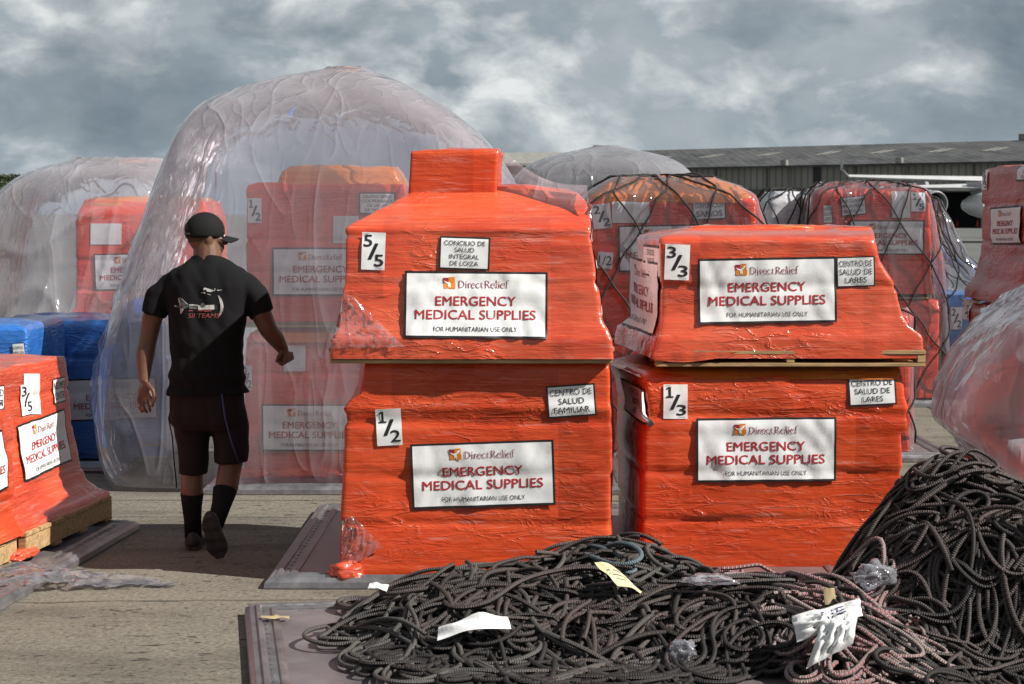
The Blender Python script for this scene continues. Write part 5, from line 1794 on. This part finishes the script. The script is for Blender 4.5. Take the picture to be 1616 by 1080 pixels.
b1 = bag_lobe('bag_flap', [(1250, 972, .0), (1356, 944, .06), (1362, 972, .02), (1258, 1014, -.05)], 3)
b2 = bag_lobe('bag_body', [(1298, 980, -.03), (1356, 960, -.01), (1346, 1016, -.08), (1272, 1056, -.12)], 5)
a, b_, c, d, nrm = b1[3]
sb = bvh(b1[1], b1[2])
LV, LF = [], []
tm = text_mesh('AJE', .02)
for s, q in tm[0]:
    p = a.lerp(b_, .30 + s * .42).lerp(d.lerp(c, .30 + s * .42), .75 - q * .5)
    h = sb.ray_cast(p + nrm * .2, -nrm)
    LV.append((h[0] if h[0] else p) + nrm * .002)
LF = [tuple(f) for f in tm[1]]
mobj('bag_print', LV, LF, M['navy'], b1[0], smooth=False)
# dry leaf on the mauve sheet
vs = []
cl = G(434, 976, .062)
pts_l = [(-.06, .005), (-.045, .018), (-.02, .012), (0, .022), (.03, .014), (.055, .02), (.06, -.002), (.03, -.016), (.0, -.010), (-.03, -.02), (-.055, -.012)]
vs = [(cl.x + x, cl.y + y * 1.6, .066 + .006 * math.sin(x * 90 + y * 60)) for x, y in pts_l] + [(cl.x, cl.y, .072)]
fs = [(i, (i + 1) % len(pts_l), len(pts_l)) for i in range(len(pts_l))]
o = mobj('dry_leaf', vs, fs, M['kraft'], loc=cl)
tag(o, 'dry brown leaf lying on the mauve cargo pallet', 'leaf')

# ------------------------------------------------------------------ the man
YM_ = 9.62
K = YM_ / FPX                              # metres per pixel there
pp = lambda px, py, dy=0.0: W(px, py, YM_ + dy)
man = thing('person', 'man in black cap, black printed T-shirt and shorts walking away beside the plastic tent', 'person', (pp(315, 868).x, YM_, 0))


def capsule(m, p0, r0, p1, r1, n=14):
    p0, p1 = Vector(p0), Vector(p1)
    d = (p1 - p0).normalized()
    a = d.cross(Vector((0, 0, 1)))
    if a.length < .05: a = Vector((1, 0, 0))
    a.normalize()
    b = d.cross(a)
    rings = []
    for c, r_, ph in [(p0, r0, x) for x in (-88, -60, -30, 0)] + [(p1, r1, x) for x in (0, 30, 60, 88)]:
        o_ = c + d * r_ * math.sin(R(ph))
        rr_ = r_ * math.cos(R(ph))
        rings.append([o_ + (a * math.cos(2 * math.pi * k / n) + b * math.sin(2 * math.pi * k / n)) * rr_ for k in range(n)])
    m.loft(rings)


def chain(m, pts):
    for a, b in zip(pts, pts[1:]): capsule(m, a[0], a[1], b[0], b[1])


def ellipsoid(m, c, r, ax=None, n=18):
    rings = []
    for j in range(1, 12):
        ph = math.pi * j / 12 - math.pi / 2
        row = []
        for k in range(n):
            v = Vector((r[0] * math.cos(ph) * math.cos(2 * math.pi * k / n), r[1] * math.cos(ph) * math.sin(2 * math.pi * k / n), r[2] * math.sin(ph)))
            if ax is not None: v = ax @ v
            row.append(Vector(c) + v)
        rings.append(row)
    m.loft(rings)


def torso(m, secs, n=28, tw=0.0):
    rings = []
    for (px, py, rx, ry, dy) in secs:
        c = pp(px, py, dy)
        row = []
        for k in range(n):
            a = 2 * math.pi * k / n
            ca, sa = math.cos(a), math.sin(a)
            e = .82
            row.append(c + Vector((rx * K * math.copysign(abs(ca) ** e, ca), ry * math.copysign(abs(sa) ** e, sa), 0)))
        rings.append(row)
    m.loft(rings)


def fuse(name, m, mat, parent, voxel=.006, smooth=6, disp=None, cuts=()):
    """one continuous skin grown over the limb volumes"""
    me = bpy.data.meshes.new('tmp')
    me.from_pydata([tuple(v) for v in m.v], [], m.f)
    bm = bmesh.new()
    bm.from_mesh(me)
    bmesh.ops.recalc_face_normals(bm, faces=bm.faces[:])
    bm.to_mesh(me)
    bm.free()
    o = bpy.data.objects.new('tmp', me)
    COL.objects.link(o)
    md = o.modifiers.new('r', 'REMESH')
    md.mode = 'VOXEL'
    md.voxel_size = voxel
    if smooth:
        sm = o.modifiers.new('s', 'SMOOTH')
        sm.iterations = smooth
        sm.factor = .5
    dg = bpy.context.evaluated_depsgraph_get()
    ev = bpy.data.meshes.new_from_object(o.evaluated_get(dg))
    bpy.data.objects.remove(o)
    bm = bmesh.new()
    bm.from_mesh(ev)
    bpy.data.meshes.remove(ev)
    if disp:
        bm.normal_update()
        new = [v.co + v.normal * disp(v.co) for v in bm.verts]
        for v, c in zip(bm.verts, new): v.co = c
    for co, no in cuts:                    # opens the cloth where it ends (removes the side the normal points to)
        bmesh.ops.bisect_plane(bm, geom=bm.verts[:] + bm.edges[:] + bm.faces[:], plane_co=co, plane_no=no, clear_outer=True)
    bm.verts.index_update()
    vs = [v.co.copy() for v in bm.verts]
    fs = [tuple(v.index for v in f.verts) for f in bm.faces]
    bm.free()
    return mobj(name, vs, fs, mat, parent), vs, fs


skin = simple('skin', (.140, .068, .041), rough=.48, var=.12, scale=22, bump=.12, bdist=.002, spec=.45)
hairm = simple('short_hair', (.070, .038, .025), rough=.85, var=.3, scale=300, bump=.5, bdist=.002)
shirtm = simple('black_cotton', (.0075, .0075, .0085), rough=.9, var=.15, scale=160, bump=.2, bdist=.001, spec=.2)
shortm = simple('dark_shorts', (.018, .012, .0125), rough=.85, var=.15, scale=90, bump=.2, spec=.2)
sockm = simple('black_sock', (.012, .012, .014), rough=.95, var=.2, scale=200, bump=.4, spec=.15)
shoem = simple('dark_shoe', (.022, .018, .018), rough=.7, var=.3, scale=60, bump=.2)
solem = simple('shoe_sole', (.035, .030, .028), rough=.85, var=.3, scale=40, bump=.6)
capm = simple('black_cap_cloth', (.009, .009, .0095), rough=.85, var=.2, scale=200, bump=.3, bdist=.001, spec=.25)

HY = R(-62)                                # head turned to his right
HRM = Matrix.Rotation(HY, 3, 'Z')
fwd, side = HRM @ Vector((0, 1, 0)), HRM @ Vector((1, 0, 0))
hc = pp(324, 370, .015)
b = MB()
ellipsoid(b, hc, (.076, .095, .102), HRM)
ellipsoid(b, hc + fwd * .028 - Vector((0, 0, .055)), (.058, .066, .062), HRM)      # jaw
ellipsoid(b, hc + fwd * .062 - Vector((0, 0, .095)), (.026, .024, .020), HRM)      # chin
capsule(b, hc + fwd * .090 - Vector((0, 0, .004)), .012, hc + fwd * .108 - Vector((0, 0, .042)), .015)  # nose
ellipsoid(b, hc + fwd * .088 - Vector((0, 0, .070)), (.026, .013, .010), HRM)      # lips
ellipsoid(b, hc + fwd * .080 + Vector((0, 0, .018)), (.055, .018, .012), HRM)      # brow
for sgn in (1, -1):
    ec = hc + side * sgn * .0755 - fwd * .004 - Vector((0, 0, .022))
    ellipsoid(b, ec, (.009, .018, .030), HRM @ Matrix.Rotation(R(14 * -1), 3, 'X'))
    ellipsoid(b, hc + side * sgn * .052 + fwd * .058 - Vector((0, 0, .030)), (.022, .020, .020), HRM)  # cheek
chain(b, [(pp(328, 418, 0), .078), (pp(327, 397, .005), .071), (pp(326, 380, .01), .066)])
torso(b, [(328, 650, 48, .10, 0), (327, 630, 50, .11, 0), (326, 590, 50, .11, 0), (326, 555, 49, .11, 0), (328, 500, 54, .115, 0), (328, 450, 50, .10, 0), (328, 432, 40, .072, 0), (328, 420, 28, .06, 0)])
chain(b, [(pp(268, 452), .046), (pp(241, 500, .01), .053), (pp(233, 540, .015), .046), (pp(229, 562, .0), .047), (pp(227, 598, -.03), .030)])
chain(b, [(pp(388, 446), .054), (pp(410, 490, .0), .056), (pp(423, 520, .03), .047), (pp(436, 536, .07), .044), (pp(446, 551, .11), .031)])
# left hand, hanging open
wl = pp(226, 602, -.035)
ellipsoid(b, pp(229, 619, -.045), (.040, .017, .050))
fing = [((218, 630), (219, 641), (224, 650), (.0, -.01, .0)), ((225, 634), (227, 645), (232, 651), (.0, -.015, .005)), ((232, 633), (235, 643), (237, 649), (-.01, -.025, -.01)), ((238, 629), (241, 636), (241, 641), (-.02, -.035, -.03))]
for q, f in enumerate(fing):
    a = [pp(222 + q * 5, 620, -.05)] + [pp(p[0], p[1], -.05 + d_) for p, d_ in zip(f[:3], f[3])]
    chain(b, [(a[0], .0105), (a[1], .0100), (a[2], .0092), (a[3], .0080)])
chain(b, [(pp(233, 606, -.06), .013), (pp(241, 616, -.085), .0115), (pp(244, 627, -.09), .0100), (pp(243, 634, -.09), .0085)])
# right hand, loosely closed
ellipsoid(b, pp(449, 559, .12), (.028, .034, .036), Matrix.Rotation(R(-30), 3, 'Y'))
for q in range(4):
    o_ = Vector((.008 * q - .002, -.020 + .016 * q, .004 * q))
    a = [pp(452, 562, .11) + o_, pp(453, 571, .11) + o_ * 1.1, pp(446, 575 - q, .105) + o_, pp(440, 570 - q * .6, .10) + o_]
    chain(b, [(a[0], .0108), (a[1], .0105), (a[2], .0095), (a[3], .0085)])
chain(b, [(pp(445, 556, .08), .013), (pp(440, 563, .075), .0115), (pp(437, 570, .08), .0095)])
# legs
chain(b, [(pp(303, 655), .074), (pp(304, 700), .066), (pp(304, 735, .005), .060), (pp(303, 752, .0), .058), (pp(303, 776, -.02), .058), (pp(304, 815, -.01), .042), (pp(305, 845, .0), .040), (pp(306, 858, .05), .036)])
chain(b, [(pp(352, 655), .074), (pp(362, 700, -.01), .068), (pp(365, 728, -.02), .062), (pp(361, 748, -.05), .060), (pp(358, 768, -.09), .060), (pp(347, 803, -.17), .043), (pp(340, 826, -.21), .040)])
body, bv, bf = fuse('body', b, skin, man, voxel=.0052, smooth=5)

# short hair under the cap and a short beard
b = MB()
ellipsoid(b, hc + Vector((0, 0, .004)) - fwd * .004, (.0785, .0945, .100), HRM)
fuse('hair', b, hairm, man, voxel=.006, smooth=2, cuts=[(hc - Vector((0, 0, .052)), Vector((0, -.2, -1)).normalized()), (hc + fwd * .022, fwd), (hc + Vector((0, 0, .03)), Vector((0, 0, 1)))])
b = MB()
ellipsoid(b, hc + fwd * .032 - Vector((0, 0, .060)), (.0595, .067, .060), HRM)
ellipsoid(b, hc + fwd * .064 - Vector((0, 0, .095)), (.027, .025, .021), HRM)
fuse('beard', b, hairm, man, voxel=.006, smooth=2, cuts=[(hc - Vector((0, 0, .058)), Vector((0, 0, 1))), (hc + fwd * .018, -fwd)])
for sgn in (1, -1):
    b = MB()
    ellipsoid(b, hc + side * sgn * .032 + fwd * .082 - Vector((0, 0, .008)), (.012, .012, .012))
    b.build('eye', M['white_paint'], man, smooth=True)

# cap
cc = hc + Vector((0, 0, .016)) - fwd * .002
b = MB()
rings = []
for j in range(13):
    ph = R(-16 + 105 * j / 12)
    row = []
    for k in range(40):
        a = 2 * math.pi * k / 40
        sq = 1 + .012 * math.cos(6 * a) * math.cos(ph)
        v = Vector((.0845 * math.cos(ph) * math.cos(a) * sq, .103 * math.cos(ph) * math.sin(a) * sq, .098 * math.sin(ph) if ph > 0 else .12 * math.sin(ph)))
        row.append(cc + HRM @ v)
    rings.append(row)
b.loft(rings, cap=False)
b.f.append(tuple(len(b.v) - 40 + k for k in range(40)))
b.m.append(0)
capo = b.build('cap', capm, man, smooth=True)
sol = capo.modifiers.new('thick', 'SOLIDIFY')
sol.thickness = .003
b = MB()
rings = []
for i in range(9):                         # curved brim
    t_ = i / 8
    row_t, row_b = [], []
    for k in range(13):
        q = -1 + 2 * k / 12
        x = q * (.074 - .012 * t_ ** 3)
        y = .098 * math.sqrt(max(0, 1 - (x / .092) ** 2)) + .082 * t_ * math.sqrt(max(.02, 1 - .72 * q * q))
        z = -.020 - .018 * t_ - .020 * q * q
        row_t.append(cc + HRM @ Vector((x, y, z)))
        row_b.append(cc + HRM @ Vector((x, y, z - .004)))
    rings.append(row_t + row_b[::-1])
b.loft(rings)
b.build('brim', capm, capo, smooth=True)
b = MB()
pv = []
for k in range(16):                        # half-moon opening over the strap at the back
    a = math.pi * k / 15
    u, v = .040 * math.cos(a), .044 * math.sin(a)
    th = math.atan2(-1, 0) + u / .105
    ph = math.asin(min(1, max(-1, v / .098)))
    pv.append(cc + HRM @ Vector((.0872 * math.cos(ph) * math.cos(th), .1062 * math.cos(ph) * math.sin(th), v)))
b.add(pv, [tuple(range(16))])
b.build('cap_opening', hairm, capo)
b = MB()
row = []
for k in range(9):
    th = -math.pi / 2 + (-.45 + .9 * k / 8)
    row.append(cc + HRM @ Vector((.0850 * math.cos(th), .1040 * math.sin(th), -.012)))
b.tube(row, .0045, 6)
b.build('cap_strap', M['trim'], capo)

# shirt
def sleeve(m, pts, n=20):
    rings = []
    for i, (c, r_, d) in enumerate(pts):
        d = Vector(d).normalized()
        a = d.cross(Vector((0, 1, 0))).normalized()
        e = d.cross(a)
        rings.append([c + (a * math.cos(2 * math.pi * k / n) + e * math.sin(2 * math.pi * k / n)) * r_ for k in range(n)])
    m.loft(rings)


b = MB()
torso(b, [(327, 650, 63, .145, 0), (327, 621, 62, .145, 0), (327, 590, 60, .14, 0), (326, 560, 57, .135, 0), (327, 520, 58, .137, 0), (328, 480, 63, .138, 0), (328, 450, 68, .13, 0), (328, 432, 66, .112, 0), (328, 423, 57, .100, 0), (328, 414, 40, .086, .002), (328, 408, 28, .080, .004), (328, 400, 25, .076, .006)])
sleeve(b, [(pp(296, 440), .052, (-1, 0, -.35)), (pp(272, 446), .066, (-.75, 0, -.7)), (pp(251, 464, .005), .071, (-.35, 0, -1)), (pp(241, 497, .01), .068, (-.28, 0, -1))])
sleeve(b, [(pp(360, 440), .052, (1, 0, -.35)), (pp(383, 446), .066, (.75, 0, -.7)), (pp(402, 466), .070, (.45, 0, -1)), (pp(414, 497, .01), .066, (.50, .05, -1))])


def folds(p):
    z = p.z
    low = max(0.0, min(1.0, (1.15 - z) / .30))
    d = .008 * noise.noise(Vector((p.x * 4, p.y * 4, z * 3.0)))
    d += low * .022 * noise.noise(Vector((p.x * 5 + z * 3, p.y * 3, z * 19)))
    d += .011 * (1 - low) * noise.noise(Vector((p.x * 14, p.y * 3, z * 2.2)))
    d += .005 * noise.noise(Vector((p.x * 22 + z * 8, p.y * 8, z * 12)))
    return d


shirt, sv, sf = fuse('shirt', b, shirtm, man, voxel=.0075, smooth=14, disp=folds,
                     cuts=[(pp(327, 621), Vector((.03, 0, -1)).normalized()), (pp(328, 407), Vector((0, .25, 1)).normalized())])

# print on the back
pr = bvh(sv, sf)
zx = lambda a, b_: (260 + a * .07426, 440 + b_ * .07426)
m_w = simple('print_white', (.46, .46, .45), rough=.7, var=.35, scale=40, bump=0)
m_g = simple('print_grey', (.10, .105, .11), rough=.7, var=.5, scale=60, bump=0)
m_r = simple('print_red', (.30, .055, .06), rough=.7, var=.3, scale=50, bump=0)
LV, LF, LM = [], [], []


def onshirt(px, py, lift=.003):
    d = ray(px, py).normalized()
    h = pr.ray_cast(Vector((0, 0, CAM_H)), d)
    q = h[0] if h[0] is not None else pp(px, py, -.13)
    return q + Vector((0, -1, 0)) * lift


def stamp(pts, mat, lift=.003):
    bm = bmesh.new()
    bm.faces.new([bm.verts.new((x, y, 0)) for x, y in pts])
    bmesh.ops.triangulate(bm, faces=bm.faces[:])
    for _ in range(3):
        bmesh.ops.subdivide_edges(bm, edges=[e for e in bm.edges if e.calc_length() > 90], cuts=1)
        bmesh.ops.triangulate(bm, faces=bm.faces[:])
    bm.verts.index_update()
    k = len(LV)
    for v in bm.verts: LV.append(onshirt(*zx(v.co.x, v.co.y), lift))
    for f in bm.faces:
        LF.append(tuple(v.index + k for v in f.verts))
        LM.append(mat)
    bm.free()


stamp([(200, 575), (235, 560), (320, 590), (520, 560), (520, 600), (420, 640), (320, 625), (230, 595)], 1)
stamp([(280, 410), (345, 405), (500, 550), (420, 560), (320, 600)], 1)
stamp([(285, 415), (300, 410), (345, 560), (325, 590)], 0, .004)
stamp([(345, 410), (370, 425), (500, 545), (480, 550)], 0, .004)
stamp([(325, 630), (420, 630), (350, 750), (335, 745)], 0)
stamp([(200, 570), (235, 565), (250, 590), (225, 598)], 0, .004)
stamp([(520, 545), (620, 545), (620, 560), (740, 562), (740, 575), (520, 575)], 0)
stamp([(520, 580), (690, 590), (690, 650), (520, 640)], 1)
stamp([(700, 575), (1055, 555), (1055, 655), (715, 660)], 0)
stamp([(760, 590), (765, 545), (790, 520), (820, 515), (850, 535), (862, 575), (830, 610), (780, 610)], 1, .004)
stamp([(1060, 575), (1115, 580), (1115, 595), (1060, 592)], 1)
stamp([(1060, 620), (1115, 622), (1115, 640), (1060, 636)], 1)
stamp([(1130, 360), (1160, 365), (1205, 430), (1240, 510), (1252, 590), (1240, 680), (1200, 760), (1140, 810), (1165, 740), (1185, 650), (1185, 560), (1165, 460)], 0)
stamp([(820, 245), (825, 205), (855, 190), (890, 200), (1040, 245), (1040, 262), (980, 285), (900, 275), (870, 225), (840, 250)], 0)
stamp([(765, 295), (860, 285), (870, 305), (850, 325), (825, 305), (765, 303)], 0)
stamp([(910, 320), (985, 345), (980, 352), (910, 330)], 0)
stamp([(1050, 265), (1065, 205), (1078, 205), (1065, 268)], 0)
stamp([(1105, 240), (1220, 232), (1222, 242), (1130, 262)], 0)
stamp([(515, 668), (605, 668), (600, 692), (512, 692)], 2)
stamp([(705, 668), (800, 665), (810, 690), (700, 692)], 2)
stamp([(820, 672), (1000, 668), (1005, 690), (900, 690), (890, 705), (840, 700)], 2)
tm = text_mesh('SII TEAMS', .03)
k = len(LV)
for s, q in tm[0]: LV.append(onshirt(*zx(490 + s * 660 + q * 22, 835 - q * 98)))
for f in tm[1]:
    LF.append(tuple(i + k for i in f))
    LM.append(2)
mobj('shirt_print', LV, LF, [m_w, m_g, m_r], shirt, LM, smooth=False)

# shorts
b = MB()
torso(b, [(327, 606, 56, .128, 0), (327, 635, 59, .137, 0), (328, 665, 61, .14, 0), (329, 678, 52, .12, 0)])
sleeve(b, [(pp(302, 640), .098, (0, 0, -1)), (pp(303, 675), .096, (0, 0, -1)), (pp(305, 710, .0), .082, (0, 0, -1)), (pp(305, 748, .005), .073, (.02, 0, -1))])
sleeve(b, [(pp(356, 640), .100, (.1, 0, -1)), (pp(362, 672), .100, (.1, 0, -1)), (pp(366, 703, -.01), .091, (.05, 0, -1)), (pp(365, 730, -.02), .087, (0, 0, -1))])


def folds2(p):
    return .007 * noise.noise(Vector((p.x * 9, p.y * 5, p.z * 4))) + .005 * noise.noise(Vector((p.x * 18, p.y * 9, p.z * 16)))


fuse('shorts', b, shortm, man, voxel=.0075, smooth=4, disp=folds2)
b = MB()
cordp = [pp(270, 640, -.10), pp(266, 660, -.12), pp(272, 690, -.11), pp(275, 730, -.10), pp(279, 770, -.09)]
b.tube(cordp, .0035, 6)
b.build('hanging_cord', capm, man, smooth=True)
m_b = simple('blue_cord', (.03, .05, .14), rough=.6, bump=0)
b = MB()
b.tube([pp(350, 622, -.155), pp(355, 660, -.155), pp(366, 700, -.125), pp(378, 734, -.11)], .004, 6)
b.build('blue_cord', m_b, man, smooth=True)

# socks and shoes
for (pts) in ([(pp(303, 779, -.02), .0600), (pp(303, 800, -.015), .0510), (pp(304, 820, -.01), .0450), (pp(305, 848, .0), .0440)],
              [(pp(355, 774, -.105), .0615), (pp(350, 795, -.15), .0500), (pp(345, 812, -.185), .0450), (pp(339, 829, -.215), .0440)]):
    b = MB()
    rings = []
    for i, (c, r_) in enumerate(pts):
        d = (pts[min(i + 1, 3)][0] - pts[max(i - 1, 0)][0]).normalized()
        a = d.cross(Vector((0, 1, 0))).normalized()
        e = d.cross(a)
        rings.append([c + (a * math.cos(2 * math.pi * k / 20) + e * math.sin(2 * math.pi * k / 20)) * r_ * (1 + .01 * math.sin(k * 7)) for k in range(20)])
    b.loft(rings)
    b.build('sock', sockm, man, smooth=True)


def shoe(heel, toe, up):
    heel, toe = Vector(heel), Vector(toe)
    fw = (toe - heel).normalized()
    up = (Vector(up) - fw * Vector(up).dot(fw)).normalized()
    sd = fw.cross(up)
    ln = (toe - heel).length
    wd = (.018, .034, .038, .037, .041, .048, .049, .042, .018)
    hh = (.060, .092, .100, .096, .082, .066, .056, .048, .028)
    for part, mat in (('shoe', shoem), ('sole', solem)):
        b = MB()
        rings = []
        for i, (w_, h_) in enumerate(zip(wd, hh)):
            c = heel + fw * (ln * (i / 8))
            if part == 'shoe':
                prof = [(math.cos(R(a)) * w_ * (1 if a % 180 else 1.0), .024 + max(0, math.sin(R(a))) ** .75 * (h_ - .024)) for a in range(0, 181, 15)]
            else:
                k = 1.07
                tr = .006 * (i % 2)
                prof = [(w_ * k, .026), (w_ * k, .004 + tr), (w_ * k * .6, tr), (0, .003 + tr), (-w_ * k * .6, tr), (-w_ * k, .004 + tr), (-w_ * k, .026)]
            rings.append([c + sd * x + up * z for x, z in prof])
        b.loft(rings)
        if part == 'shoe': sh_ = b.build(part, mat, man, smooth=True)
        else: b.build(part, mat, sh_)


hl = G(305, 869)
shoe((hl.x, hl.y - .02, 0), (hl.x - .03, hl.y + .27, 0), (0, 0, 1))
te = G(347, 886)
shoe((te.x - .045, te.y - .10, .235), (te.x, te.y, .012), (0, .9, .5))
